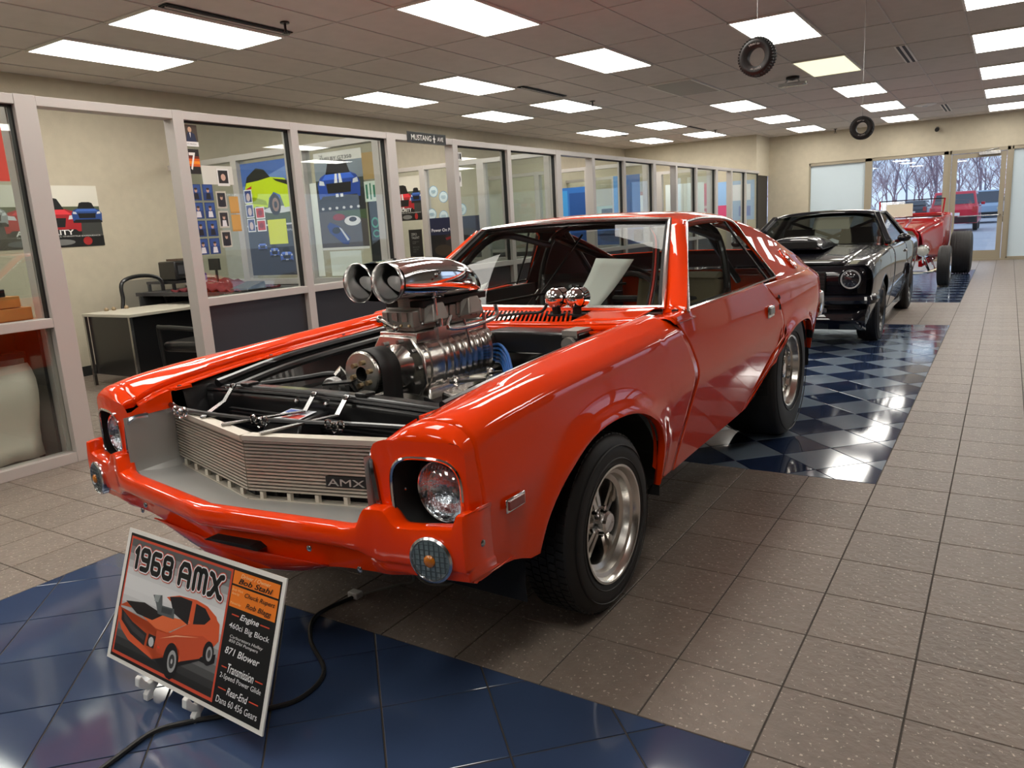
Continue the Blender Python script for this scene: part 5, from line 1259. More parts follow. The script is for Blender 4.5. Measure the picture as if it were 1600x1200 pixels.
# ================================================================ outside
M_asph = mat('pale_asphalt', lin(168, 170, 178), .8, vary=(.6, .06, 0))
gr = struct('floor_outside', MB().box((-120, YF + .2, -.2), (120, 220, -.02)), M_asph, smooth=0)
def suv(name, label, loc, rz, col, L=4.5, Wd=1.9, H=1.75, cab=(.75, 3.9), face='rear'):
    m = mat('paint_%d_%d_%d' % col, lin(*col), .4, coat=.8); t = thing(name, label, 'car', loc, rz); hw = Wd / 2
    prof = [(0, .45), (0, .95), (.08, 1.08), (cab[0], 1.12), (cab[0] + .35, H), (cab[1], H), (L - .15, 1.15), (L, 1.0), (L, .45)]
    low = [(0, .35), (0, .95), (.10, 1.10), (L - .05, 1.10), (L, .95), (L, .35), (3.75, .35), (3.65, .62), (3.35, .72), (3.05, .62), (2.95, .35), (1.35, .35), (1.25, .62), (.95, .72), (.65, .62), (.55, .35)]
    obj('body', MB().prism(low, -hw, hw), m, t, bevel=.05, smooth=0)
    obj('cabin', MB().hexa([(-hw + .04, cab[0], 1.08), (hw - .04, cab[0], 1.08), (hw - .04, cab[1] + .35, 1.08), (-hw + .04, cab[1] + .35, 1.08), (-hw + .16, cab[0] + .40, H), (hw - .16, cab[0] + .40, H), (hw - .16, cab[1], H), (-hw + .16, cab[1], H)]), m, t, bevel=.05, smooth=0)
    dk = mat('car_glass_dark', (.03, .04, .06), .1, coat=1)
    def q(a, b, f): return [a[i] + (b[i] - a[i]) * f for i in range(3)]
    obj('rear_window', MB().hexa([(-hw + .16, cab[1] + .27, 1.2), (hw - .16, cab[1] + .27, 1.2), (hw - .16, cab[1] + .31, 1.2), (-hw + .16, cab[1] + .31, 1.2), (-hw + .24, cab[1] + .07, H - .12), (hw - .24, cab[1] + .07, H - .12), (hw - .24, cab[1] + .11, H - .12), (-hw + .24, cab[1] + .11, H - .12)]), dk, t, smooth=0)
    obj('windscreen', MB().hexa([(-hw + .12, cab[0] + .0, 1.15), (hw - .12, cab[0] + .0, 1.15), (hw - .12, cab[0] + .06, 1.15), (-hw + .12, cab[0] + .06, 1.15), (-hw + .22, cab[0] + .32, H - .08), (hw - .22, cab[0] + .32, H - .08), (hw - .22, cab[0] + .38, H - .08), (-hw + .22, cab[0] + .38, H - .08)]), dk, t, smooth=0)
    for s in (1, -1):
        obj('side_window', MB().hexa([(s * (hw - .09), cab[0] + .35, 1.18), (s * (hw - .05), cab[0] + .35, 1.18), (s * (hw - .05), cab[1] + .05, 1.18), (s * (hw - .09), cab[1] + .05, 1.18), (s * (hw - .16), cab[0] + .55, H - .12), (s * (hw - .125), cab[0] + .55, H - .12), (s * (hw - .125), cab[1] - .08, H - .12), (s * (hw - .16), cab[1] - .08, H - .12)]), dk, t, smooth=0)
        for y in (.95, 3.35): obj('wheel', MB().lathe([(-.1, .0), (-.1, .28), (-.08, .34), (.08, .34), (.1, .28), (.1, .2), (.07, .0)], 20, None, 'x', (s * (hw - .12), y, .34)), M_rub, t)
        obj('tail_lamp', MB().cbox((s * (hw - .14), L + .0, .95), (.20, .05, .26)), mat('tail_lamp_red', (.55, .05, .05), .2, coat=1), t, bevel=.01)
        obj('headlamp', MB().cbox((s * (hw - .22), 0, .80), (.30, .05, .14)), mat('lamp_clear', (.55, .55, .50), .1), t, bevel=.01)
        obj('wing_mirror', MB().cbox((s * (hw + .08), cab[0] + .3, 1.18), (.16, .1, .13)), m, t, bevel=.02)
    obj('rear_bumper', MB().box((-hw + .02, L - .02, .38), (hw - .02, L + .10, .66)), M_satin, t, bevel=.03)
    obj('front_bumper', MB().box((-hw + .02, -.08, .38), (hw - .02, .05, .62)), M_satin, t, bevel=.03)
    obj('number_plate', MB().cbox((0, L + .09, .76), (.5, .02, .13)), M_white, t, smooth=0)
    return t
suv('parked_suv', 'bright red suv parked outside, its back to the glass door', (-2.05, 44.2, 0), PI, (205, 35, 55))
suv('parked_suv', 'pale blue suv parked outside just right of the red one', (-1.15, 52, 0), .0, (150, 172, 195), 4.4, 1.9, 1.85)
suv('parked_van', 'white van parked far outside behind the red roadster', (-8.6, 58, 0), PI, (228, 232, 236), 5.0, 1.95, 2.0)
suv('parked_suv', 'dark car with red tail lamps outside behind the roadster windscreen', (-5.4, 62, 0), PI, (60, 62, 75), 4.4, 1.85, 1.5)
suv('parked_suv', 'small grey car parked farthest right outside the door', (-.4, 66, 0), .4, (165, 180, 200), 4.4, 1.85, 1.5)
M_bark = [mat('hazy_bark_%d' % i, c, .9) for i, c in enumerate(((.26, .22, .26), (.42, .29, .32), (.26, .26, .33)))]  # bark tints made paler and bluish to carry the distance haze
def tree_mesh(seed, H, depth, spread, m):
    rnd = random.Random(seed); mb = MB()
    def br(p, d, L, r, k):
        q = p + d * L; mid = (p + q) / 2 + Vector((rnd.uniform(-1, 1), rnd.uniform(-1, 1), 0)) * L * .05
        n = 4 if k > depth - 2 else 3
        mb.tube([p, mid, q], [r, r * .85, r * .65], n, cap=False)
        if k == 0: return
        for _ in range(3 if k > 1 else 4):
            a = rnd.uniform(0, 2 * PI); s_ = rnd.uniform(.35, 1.0) * spread
            nd = (d + Vector((math.cos(a) * s_, math.sin(a) * s_, rnd.uniform(-.05, .45)))).normalized()
            br(p + (q - p) * rnd.uniform(.5, 1.0), nd, L * rnd.uniform(.62, .85), r * .55, k - 1)
    br(Vector((0, 0, 0)), Vector((0, 0, 1)), H * .30, H * .010, depth)
    return mb.mesh('tree', m, smooth=0)
tr = [tree_mesh(3, 14, 6, .75, M_bark[0]), tree_mesh(8, 12, 6, .65, M_bark[1]), tree_mesh(5, 6, 5, .9, M_bark[1]), tree_mesh(12, 13, 6, .8, M_bark[2])]
rnd = random.Random(4)
for k in range(20):
    y = rnd.uniform(80, 112); x = (-0.24 + .27 * (k + rnd.random()) / 20) * y; kind = (0, 3, 1)[k % 3]
    o = link('bare_tree', tr[kind], None, (x, y, -.02), (0, 0, rnd.uniform(0, 6.28))); o.scale = (1, 1, rnd.uniform(.85, 1.2))
    tag(o, 'tall bare winter tree in the wood beyond the car park', 'tree', 'bare trees beyond the car park')
for k in range(30):
    y = rnd.uniform(70, 80); x = (-0.27 + .30 * (k + rnd.random()) / 30) * y
    o = link('bare_bush', tr[2], None, (x, y, -.02), (0, 0, rnd.uniform(0, 6.28))); o.scale = (1.3, 1.3, rnd.uniform(.8, 1.3))
    tag(o, 'low twiggy reddish brush in front of the bare trees', 'bush', 'brush at the edge of the car park')
struct('trim_1', MB().box((-60, 69, -.05), (40, 69.3, .12)), M_grout, smooth=0)
# ================================================================ sign in front of the car
SB = thing('display_sign', 'printed 1968 AMX show board with white border on a small easel', 'sign', (-2.421, 1.172, .06))
a = Vector((.80586, -.0324, 0)); b = Vector((0, .1475, .3964)); SW, SH = .8066, .4229
MS = frame((0, 0, 0), a, b)
wv = MS.to_3x3() @ Vector((0, 0, 1))
def bq(u0, v0, u1, v1, z0, z1):
    P = [(u0, v0, z0), (u1, v0, z0), (u1, v1, z0), (u0, v1, z0), (u0, v0, z1), (u1, v0, z1), (u1, v1, z1), (u0, v1, z1)]
    return MB().hexa([MS @ Vector((p[0] * SW, p[1] * SH, p[2])) for p in P])
obj('board', bq(0, 0, 1, 1, -.005, 0), M_white, SB, smooth=0)
OR = (246, 130, 30); RD_ = (214, 78, 50)
els = [((12, 12, 12), rect(.022, .03, .982, .97)), (RD_, rect(.030, .052, .712, .948))]
for k in range(16):
    g = [95, 130, 165, 195, 215, 225, 225, 220, 205, 185, 160, 135, 110, 80, 50, 30][15 - k] if True else 0
    els.append(((g, g, g), rect(.040, .075 + .853 * k / 16, .702, .075 + .853 * (k + 1.05) / 16)))
els += [(OR, rect(.719, .858, .975, .948)), (OR, rect(.719, .705, .975, .845))]
# printed picture of the car
els += [((20, 18, 20), [(.03, .40), (.05, .30), (.13, .20), (.28, .145), (.31, .16), (.44, .055), (.47, .09), (.48, .17), (.6, .27), (.66, .27), (.69, .30), (.69, .36), (.5, .22)]),
    ((222, 92, 48), [(.024, .40), (.030, .33), (.07, .245), (.13, .19), (.31, .135), (.325, .26), (.31, .345), (.40, .37), (.52, .50), (.63, .62), (.685, .56), (.695, .45), (.67, .40), (.63, .345), (.60, .29), (.505, .225), (.48, .20), (.47, .30), (.43, .32), (.385, .27), (.365, .18), (.31, .15)]),
    ((205, 80, 42), [(.31, .345), (.33, .20), (.37, .19), (.40, .27), (.44, .32), (.48, .27), (.49, .21), (.60, .285), (.64, .36), (.67, .42), (.60, .44), (.50, .40), (.40, .36)]),
    ((236, 112, 62), [(.03, .41), (.08, .455), (.30, .355), (.38, .36), (.52, .50), (.30, .46), (.10, .47)]),
    ((28, 22, 22), [(.07, .46), (.20, .50), (.34, .47), (.27, .40), (.16, .40)]),
    ((30, 28, 30), [(.05, .39), (.06, .31), (.14, .24), (.245, .20), (.25, .29), (.14, .33)]),
    ((60, 58, 60), [(.07, .37), (.08, .32), (.15, .265), (.235, .235), (.24, .27), (.14, .31)]),
    ((24, 22, 26), [(.26, .21), (.31, .21), (.315, .30), (.265, .30)]), ((200, 200, 200), ell(.288, .25, .018, .035)),
    ((222, 92, 48), [(.34, .60), (.42, .645), (.53, .66), (.60, .645), (.66, .60), (.68, .55), (.60, .52), (.52, .49)]),
    ((26, 24, 28), [(.36, .61), (.43, .64), (.505, .64), (.50, .47), (.40, .51)]), ((26, 24, 28), [(.53, .635), (.59, .625), (.63, .57), (.60, .52), (.53, .49)]),
    ((90, 96, 98), [(.25, .58), (.31, .60), (.32, .53), (.40, .54), (.41, .47), (.30, .46), (.28, .52)]), ((150, 158, 158), [(.26, .585), (.30, .595), (.29, .54), (.265, .54)]), ((60, 66, 68), [(.32, .52), (.39, .53), (.39, .49), (.32, .48)]),
    ((20, 18, 20), ell(.430, .185, .048, .125, 22)), ((165, 165, 165), ell(.440, .185, .028, .078, 18)), ((60, 60, 60), ell(.440, .185, .018, .05, 14)), ((190, 190, 190), ell(.44, .185, .006, .018, 10)),
    ((20, 18, 20), ell(.648, .345, .032, .082, 20)), ((165, 165, 165), ell(.654, .345, .018, .05, 16)), ((70, 70, 70), ell(.654, .345, .010, .03, 12)),
    ((250, 190, 150), [(.34, .30), (.44, .36), (.58, .42), (.44, .37)]), ((240, 60, 30), rect(.335, .23, .35, .245)),
    (RD_, rect(.745, .655, .785, .663)), (RD_, rect(.905, .655, .955, .663)), (RD_, rect(.735, .305, .765, .313)), (RD_, rect(.925, .305, .965, .313)), (RD_, rect(.735, .165, .78, .173)), (RD_, rect(.91, .165, .96, .173))]
art('printed_panel', SB, MS, SW, SH, els, t0=.0004, step=.00004)
def fit_text(s, name, par, Mx, w, h, m, z=.003, bold=0, shear=0, ext=.0002, grow=0):
    cu = bpy.data.curves.new(name, 'FONT'); cu.body = s; cu.size = 1; cu.extrude = 0; cu.shear = shear; cu.offset = bold; cu.resolution_u = 3
    t = bpy.data.objects.new('tmp', cu); COL.objects.link(t); dg = bpy.context.evaluated_depsgraph_get(); me = bpy.data.meshes.new_from_object(t.evaluated_get(dg)); me.name = name
    bpy.data.objects.remove(t); bpy.data.curves.remove(cu)
    co = np.array([v.co[:] for v in me.vertices]); mn, mx = co.min(0), co.max(0)
    w0, h0 = mx[0] - mn[0], mx[1] - mn[1]; gw = grow; sx_, sy_ = (w + 2 * gw) / w0, (h + 2 * gw) / h0
    me.transform(Matrix.Translation((-gw, -gw, z)) @ Matrix.Diagonal((sx_, sy_, 1, 1)) @ Matrix.Translation((-mn[0], -mn[1], 0))); me.transform(Mx); me.materials.clear(); me.materials.append(m)
    return link(name, me, par)
def st(s, u0, v0, u1, v1, m, z=.0036, **k): return fit_text(s, 'printed_text', SB, MS @ Matrix.Translation((u0 * SW, v0 * SH, 0)), (u1 - u0) * SW, (v1 - v0) * SH, m, z, **k)
bk_, wh_, rdm = pmat(14, 14, 14), pmat(240, 240, 240), pmat(*RD_)
GL = {'1': [[(.1, .78), (.32, 1), (.32, 0)]], '9': [[(.9, .5), (.25, .5), (.1, .62), (.1, .88), (.25, 1), (.75, 1), (.9, .88), (.9, .12), (.75, 0), (.15, 0)]],
    '6': [[(.85, 1), (.25, 1), (.1, .88), (.1, .12), (.25, 0), (.75, 0), (.9, .12), (.9, .38), (.75, .5), (.1, .5)]],
    '8': [[(.25, .5), (.1, .62), (.1, .88), (.25, 1), (.75, 1), (.9, .88), (.9, .62), (.75, .5), (.25, .5), (.1, .38), (.1, .12), (.25, 0), (.75, 0), (.9, .12), (.9, .38), (.75, .5)]],
    'A': [[(.1, 0), (.1, .7), (.3, 1), (.7, 1), (.9, .7), (.9, 0)], [(.1, .42), (.9, .42)]], 'M': [[(.05, 0), (.05, .85), (.18, 1), (.38, 1), (.5, .85), (.5, .1)], [(.5, .85), (.62, 1), (.82, 1), (.95, .85), (.95, 0)]],
    'X': [[(.02, 1), (.2, .95), (.8, .05), (.98, 0)], [(.98, 1), (.8, .95), (.2, .05), (.02, 0)]]}
def stroke_word(word, u0, u1, v0, v1, th, m, z):
    mb = MB(); ws = [(.45 if c == '1' else 1.0) for c in word]; tot = sum(ws) + .28 * (len(word) - 1); cw = (u1 - u0) * SW / tot; x = u0 * SW; hh = (v1 - v0) * SH
    for c, w_ in zip(word, ws):
        for path in GL[c]:
            P = [Vector((x + p[0] * cw, v0 * SH + p[1] * hh, 0)) for p in path]
            for p, q in zip(P[:-1], P[1:]):
                d = (q - p).normalized() * th / 2; n = Vector((-d.y, d.x, 0))
                mb.add([MS @ (v + Vector((0, 0, z))) for v in (p + n, p - n, q - n, q + n)], [(0, 1, 2, 3)])
            for p in P: mb.add([MS @ Vector((p.x + th / 2 * math.cos(a_), p.y + th / 2 * math.sin(a_), z + .00001)) for a_ in np.linspace(0, 2 * PI, 11)[:-1]], [tuple(range(10))])
        x += cw * (w_ + .28)
    mb.mats = [m]; mb.m = [0] * len(mb.f); link('printed_lettering', mb_flat(mb, 'printed_lettering'), SB)
for s, u0, u1 in (('1968', .080, .348), ('AMX', .395, .668)):
    for th, m_, z_ in ((.030, rdm, .0026), (.0245, wh_, .0030), (.0165, bk_, .0034)): stroke_word(s, u0, u1, .730, .872, th, m_, z_)
st('Driver / Owner', .765, .912, .93, .938, pmat(250, 220, 170), shear=.25); st('Bob Stahl', .755, .868, .945, .905, bk_, shear=.3, bold=.015)
st('Body Work\ndone by:', .728, .785, .79, .832, pmat(250, 210, 150), shear=.25); st('Painted by:', .728, .722, .79, .742, pmat(250, 210, 150), shear=.25)
st('Chuck Rupert', .80, .785, .968, .825, bk_, shear=.3, bold=.012); st('Rob Blagg', .815, .718, .955, .762, bk_, shear=.3, bold=.012)
st('Engine', .795, .630, .90, .682, wh_, shear=.3, bold=.015); st('460ci Big Block', .742, .560, .965, .608, wh_, shear=.12, bold=.005)
st('Carburetors Holley\n850 Dbl Pumpers', .755, .475, .94, .530, wh_, shear=.25); st('871 Blower', .742, .400, .935, .448, wh_, shear=.25, bold=.012)
st('Transmission', .772, .285, .918, .345, wh_, shear=.3, bold=.01); st('2-Speed Power Glide', .735, .228, .965, .272, wh_, shear=.12)
st('Rear-End', .788, .145, .905, .195, wh_, shear=.3, bold=.01); st('Dana 60 456 Gears', .735, .075, .965, .120, wh_, shear=.12)
# easel
ES = thing('easel', 'small white plastic display easel holding the show board', 'easel', (-2.0, 1.16, 0))
prof = [(-.040, .085), (-.030, .090), (-.022, .070), (-.010, .054), (.030, .054), (.052, .09), (.088, .17), (.120, .26), (.134, .26), (.105, .17), (.075, .08), (.12, .012), (.12, 0), (.10, 0), (.06, .035), (.02, .038), (.0, .02), (-.006, 0), (-.026, 0), (-.024, .02), (-.012, .034), (-.03, .044), (-.044, .060)]
for x in (-.16, .075): obj('easel_leg', MB().prism(prof, x - .011, x + .011), mat('white_plastic', lin(228, 228, 226), .35, coat=.3), ES, smooth=0, bevel=.003)
obj('easel_brace', MB().bar((-.16, .085, .12), (.075, .085, .12), .012, .012), MATS['white_plastic'], ES)
def cable(name, P, r, m, lab): return tag(obj(name, MB().tube([(x, y, (z if len(t_) else z)) for x, y, z, *t_ in P], r, 8, sub=8), m), lab, 'cable')
cb1 = cable('power_cable', [(-1.955, .84, .009), (-1.970, .93, .009), (-1.982, 1.047, .009), (-1.93, 1.125, .009), (-1.87, 1.185, .009), (-1.79, 1.26, .009), (-1.72, 1.36, .009), (-1.76, 1.50, .009), (-1.95, 1.62, .009), (-2.06, 1.75, .009), (-2.04, 1.92, .009)], .0075, M_hose, 'black power cable looping on the floor behind the show board')
obj('cable_plug', MB().hexa([(-1.99, .78, .002), (-1.93, .78, .002), (-1.94, .86, .002), (-1.975, .86, .002), (-1.98, .78, .035), (-1.94, .78, .035), (-1.948, .86, .024), (-1.968, .86, .024)]), M_white, cb1, bevel=.004, label='white plug end')
cb2 = cable('charger_lead', [(-2.03, 1.94, .008), (-1.99, 2.01, .008), (-1.95, 2.08, .008), (-1.915, 2.13, .008), (-1.97, 2.19, .03), (-2.02, 2.20, .10), (-2.0, 2.16, .12), (-1.88, 2.13, .03), (-1.80, 2.15, .008), (-1.76, 2.21, .02), (-1.80, 2.26, .15)], .005, mat('grey_lead', lin(170, 168, 160), .5), 'thin white lead trailing under the orange car bumper')
obj('lead_plug', MB().cbox((-2.04, 1.935, .014), (.05, .035, .026)), M_white, cb2, bevel=.004)
# ================================================================ hanging tyres
def hang(name, lab, x, y, z, ztop, R, rz):
    t = thing(name, lab, 'tyre', (x, y, z), 0)
    r = R * .56; w = R * .62; h = w / 2
    prf = [(-h * .7, r), (-h, r + (R - r) * .5), (-h * .85, R - .01), (-h * .5, R), (h * .5, R), (h * .85, R - .01), (h, r + (R - r) * .5), (h * .7, r), (h * .5, r - .006), (-h * .5, r - .006)]
    mb = MB().lathe([(p[0], p[1]) for p in crom(prf, 3, True)], 48, None, 'y', closed=True)
    for k in range(40):
        a = 2 * PI * k / 40
        for s in (-1, 1): mb.bar((R * .99 * math.cos(a), s * h * .2, R * .99 * math.sin(a)), (R * .985 * math.cos(a + .06), s * h * .75, R * .985 * math.sin(a + .06)), .010, .010)
    o = obj('tyre', mb, M_rub, t, (0, 0, 0), (0, 0, rz))
    for flip in (0, 1):
        for i, ch in enumerate('Hoosier'):
            a = PI / 2 + .42 - .14 * i
            if flip: a = a + PI
            rr = (R + r) / 2 - .006
            c = Vector((rr * math.cos(a), -h * 1.02, rr * math.sin(a)))
            u = Vector((math.sin(a), 0, -math.cos(a))); v = Vector((math.cos(a), 0, math.sin(a)))
            text(ch, 'sidewall_letter', o, frame(c - u * .008 - v * .01, u, v), .026 * R / .135, pmat(200, 200, 195), .0004)
    obj('hanging_wire', MB().tube([(0, 0, R * .95), (0, 0, ztop - z)], .0015, 4), M_steel, t)
hang('hanging_tyre', 'larger black toy tyre hanging in front of the nearest right ceiling light', -.2685 * 4.6, 4.6, CH + .184 * 4.6, ZC, .100, -.15)
hang('hanging_tyre', 'smaller farther black tyre hanging on a wire above the black coupe', -.1485 * 7.6, 7.6, CH + .088 * 7.6, ZC, .095, -.1)
# ================================================================ office walls: posters and office things
def wallframe(kind, pos, y0, z0):       # 'X' plane facing +x (u along +y) or 'Y' plane facing -y (u along +x)
    return frame((pos, y0, z0), (0, 1, 0), (0, 0, 1)) if kind == 'X' else frame((y0, pos, z0), (1, 0, 0), (0, 0, 1))
def poster(label, kind, pos, a0, z0, w, h, els, texts=(), name='poster'):
    M_ = wallframe(kind, pos, a0, z0); o = MB().hexa([M_ @ Vector(p) for p in ((0, 0, 0), (w, 0, 0), (w, h, 0), (0, h, 0), (0, 0, .002), (w, 0, .002), (w, h, .002), (0, h, .002))])
    p = tag(obj(name, o, pmat(*els[0][0]), None, smooth=0), label, name.replace('_', ' '))
    if len(els) > 1: art('printed_picture', p, M_, w, h, els[1:], t0=.0024, step=.00008)
    for (s, u0, v0, u1, v1, c, *k) in texts: fit_text(s, 'printed_text', p, M_ @ Matrix.Translation((u0 * w, v0 * h, 0)), (u1 - u0) * w, (v1 - v0) * h, pmat(*c), .0062, bold=(k[0] if k else 0))
    return p
def cfront(cx, cy, w, h, col, stripe=None, dark=(22, 22, 24)):   # printed car seen from the front
    f = lambda pts: [(cx + x * w, cy + y * h) for x, y in pts]; lt = tuple(min(255, int(c * 1.25 + 20)) for c in col)
    e = [(dark, f([(-.5, -.5), (.5, -.5), (.5, -.15), (-.5, -.15)])), (col, f([(-.5, -.40), (.5, -.40), (.52, -.05), (.44, .12), (.30, .20), (-.30, .20), (-.44, .12), (-.52, -.05)])), (dark, f([(-.30, .18), (.30, .18), (.22, .46), (.12, .5), (-.12, .5), (-.22, .46)])), (lt, f([(-.40, .05), (.40, .05), (.30, .18), (-.30, .18)])), (dark, f([(-.28, -.28), (.28, -.28), (.31, -.04), (-.31, -.04)])), ((215, 220, 225), f([(-.48, -.06), (-.34, -.08), (-.36, .02), (-.46, .05)])), ((215, 220, 225), f([(.48, -.06), (.34, -.08), (.36, .02), (.46, .05)])), (dark, f([(-.46, -.40), (.46, -.40), (.42, -.34), (-.42, -.34)]))]
    if stripe: e += [(stripe, f([(-.10, -.04), (-.02, -.04), (-.02, .18), (-.07, .18)])), (stripe, f([(.10, -.04), (.02, -.04), (.02, .18), (.07, .18)])), (stripe, f([(-.09, -.38), (-.02, -.38), (-.02, -.30), (-.09, -.30)])), (stripe, f([(.09, -.38), (.02, -.38), (.02, -.30), (.09, -.30)]))]
    return e
def authority(label, kind, pos, a0, z0, w, h):
    e = [((70, 70, 66), 0), ((226, 222, 208), rect(0, .62, 1, 1)), ((88, 96, 70), rect(0, .50, 1, .66)), ((60, 62, 60), rect(0, .20, 1, .52))]
    e += cfront(.50, .50, .62, .62, (176, 34, 42), (235, 235, 235)) + cfront(.88, .56, .26, .34, (40, 74, 140)) + cfront(.10, .56, .24, .40, (150, 155, 158))
    e += [((18, 18, 20), rect(0, 0, 1, .17)), ((120, 120, 118), ell(.62, .08, .12, .05)), ((80, 86, 90), ell(.3, .08, .12, .05)), ((170, 40, 40), ell(.85, .09, .04, .07))]
    return poster(label, kind, pos, a0, z0, w, h, e, [('AUTHORITY', .26, .20, .74, .285, (240, 240, 236), .02), ('THE HOME OF YOUR FULL THROTTLE EXPERIENCE', .26, .165, .97, .185, (220, 220, 216))])
authority('wide poster of a red striped car on the cream wall behind the first doorway', 'X', XB + .002, 3.72, 1.43, 1.25, .655)
authority('poster of a red striped car on glass under the street name plate', 'Y', 9.33, -8.30, 1.55, .78, .66)
# screen at y=5.95
YP = 2.60 + 3.38 - .02 - .008
poster('large poster of a lime green car rearing under a blue sky', 'Y', YP, -7.38, .985, .92, 1.25,
    [((74, 78, 88), 0), ((52, 56, 66), rect(0, 0, 1, .44)), ((70, 104, 170), rect(0, .66, 1, 1)), ((110, 140, 195), [(0, .80), (.5, .88), (1, .98), (1, .86), (.4, .78), (0, .72)]), ((96, 108, 96), rect(0, .52, 1, .67)), ((72, 84, 48), rect(0, .46, 1, .55)), ((205, 210, 212), ell(.62, .575, .28, .03)),
     ((30, 34, 30), [(.05, .80), (.10, .88), (.28, .95), (.42, .93), (.52, .86), (.40, .78)]), ((196, 222, 22), [(.03, .66), (.03, .76), (.08, .83), (.30, .84), (.52, .86), (.75, .84), (.98, .74), (1.0, .60), (.72, .59), (.66, .70), (.55, .73), (.46, .68), (.42, .60), (.22, .62), (.06, .58)]), ((150, 175, 10), [(.03, .66), (.20, .64), (.42, .62), (.40, .66), (.20, .70), (.04, .70)]), ((30, 34, 30), [(.56, .845), (.80, .82), (.96, .745), (.80, .78), (.62, .82)]), ((190, 40, 50), [(.06, .74), (.16, .775), (.17, .80), (.07, .78)]),
     ((24, 24, 26), ell(.555, .62, .10, .095, 20)), ((140, 110, 90), ell(.565, .62, .06, .06, 16)), ((40, 38, 40), ell(.565, .62, .03, .03, 12)), ((205, 208, 215), rect(0, .44, 1, .455))] +
    cfront(.24, .27, .16, .09, (62, 88, 165)) + cfront(.45, .22, .17, .12, (60, 90, 170), (200, 205, 215)) + cfront(.66, .18, .22, .13, (70, 100, 180), (210, 215, 222)) + cfront(.90, .26, .18, .11, (52, 76, 150)), [('GT', .86, .84, .97, .90, (230, 235, 245), .02), ('PERFORMANCE', .55, .385, .95, .405, (200, 205, 215))])
poster('yellow sticky note on the lime green car poster', 'Y', YP - .008, -7.02, 1.33, .30, .27, [((214, 222, 40), 0)], name='sticky_note')
poster('tall poster with a blue striped car over two smaller cars', 'Y', YP, -6.20, 1.235, .68, 1.0,
    [((60, 62, 66), 0), ((212, 212, 206), rect(0, .90, 1, 1)), ((128, 140, 150), rect(0, .66, 1, .90)), ((58, 66, 62), rect(0, .60, 1, .72)), ((36, 38, 42), rect(0, .40, 1, .62)), ((84, 80, 80), rect(0, .02, 1, .40)), ((70, 92, 60), [(.3, .40), (1, .40), (1, .30), (.5, .36)]), ((218, 218, 212), rect(0, 0, 1, .025))] +
    cfront(.48, .70, .86, .42, (34, 74, 165), (235, 238, 240)) + [((210, 210, 210), ell(x, .43, .03, .014)) for x in (.1, .25, .4, .55, .7, .85)] + [((150, 40, 44), ell(.42, .335, .13, .035)), ((228, 228, 228), ell(.70, .29, .17, .05)), ((30, 30, 34), ell(.71, .305, .08, .025)), ((30, 58, 130), [(.15, .25), (.22, .29), (.42, .24), (.62, .12), (.58, .05), (.46, .06), (.20, .18)]), ((210, 215, 222), [(.40, .235), (.46, .215), (.60, .10), (.56, .09)]), ((18, 20, 26), ell(.34, .20, .09, .035))],
    [('THE', .12, .955, .20, .975, (80, 80, 86)), ('SHELBY GT350', .14, .915, .80, .95, (60, 62, 70), .0)])
poster('tall sheet of pale paper behind the blue striped car poster', 'Y', YP + .0 - .0, -6.30, .96, .095, .98, [((222, 226, 218), 0)], name='paper_sheet')
poster('pale paper hanging under the blue striped car poster', 'Y', YP, -6.10, .96, .45, .26, [((214, 222, 214), 0)], name='paper_sheet')
poster('black board with green chalk scribble beside the blue car poster', 'Y', YP, -5.50, 1.10, .17, .78, [((26, 30, 30), 0), ((60, 150, 120), [(.2, .8), (.6, .86), (.65, .84), (.3, .78)]), ((60, 150, 120), ell(.5, .5, .3, .07)), ((26, 30, 30), ell(.5, .5, .2, .045)), ((60, 150, 120), ell(.55, .36, .3, .05)), ((26, 30, 30), ell(.55, .36, .22, .03))], name='chalkboard')
poster('green and white paper strip over the black chalkboard', 'Y', YP - .001, -5.52, 1.70, .18, .20, [((210, 225, 212), 0), ((40, 120, 90), rect(.1, .15, .25, .85)), ((40, 120, 90), rect(.4, .1, .5, .9)), ((40, 120, 90), rect(.65, .2, .8, .8))], name='paper_sheet')
poster('tan paper hanging at the top right of the blue car poster', 'Y', YP - .001, -5.52, 1.92, .17, .26, [((176, 148, 96), 0)], name='paper_sheet')
# photographs in two blocks
pr = random.Random(2)
names = ['top', 'second', 'third', 'bottom']
for c in range(3):
    for r in range(4 if c < 2 else 3):
        y0 = 3.70 + .105 * c if c < 2 else 3.92; zz = 1.70 - .135 * r if c < 2 else 1.64 - .15 * r
        blue = (34, 62, 120) if c < 2 else (196, 190, 176)
        poster('%s small %s portrait in the %s column taped to the office glass' % (names[r], 'blue' if c < 2 else 'white bordered', ('left', 'middle', 'right')[c]), 'X', XP + .006, y0, zz, .09, .12 if c < 2 else .13,
            [(blue, 0), ((40, 40, 46), rect(.1, .1, .9, .9)) if c == 2 else ((50, 84, 150), rect(.08, .5, .92, .94)), ((196, 160, 140), ell(.5, .62, .14, .13)), ((225, 225, 230) if r % 2 else (30, 30, 40), [(.25, .08), (.75, .08), (.68, .45), (.32, .45)]), ((60, 44, 36), ell(.5, .72, .15, .07))], name='photograph')
for r in range(2):
    poster(('upper', 'lower')[r] + ' tan card taped on the office glass beside the portraits', 'X', XP + .006, 4.035, 1.60 - .14 * r, .085, .13, [((206, 158, 84), 0), ((190, 140, 70), rect(0, 0, 1, .1))], name='paper_sheet')
poster('white paper backing at the top of the portraits', 'X', XP + .0045, 3.82, 1.82, .28, .14, [((214, 214, 204), 0)], name='paper_sheet')
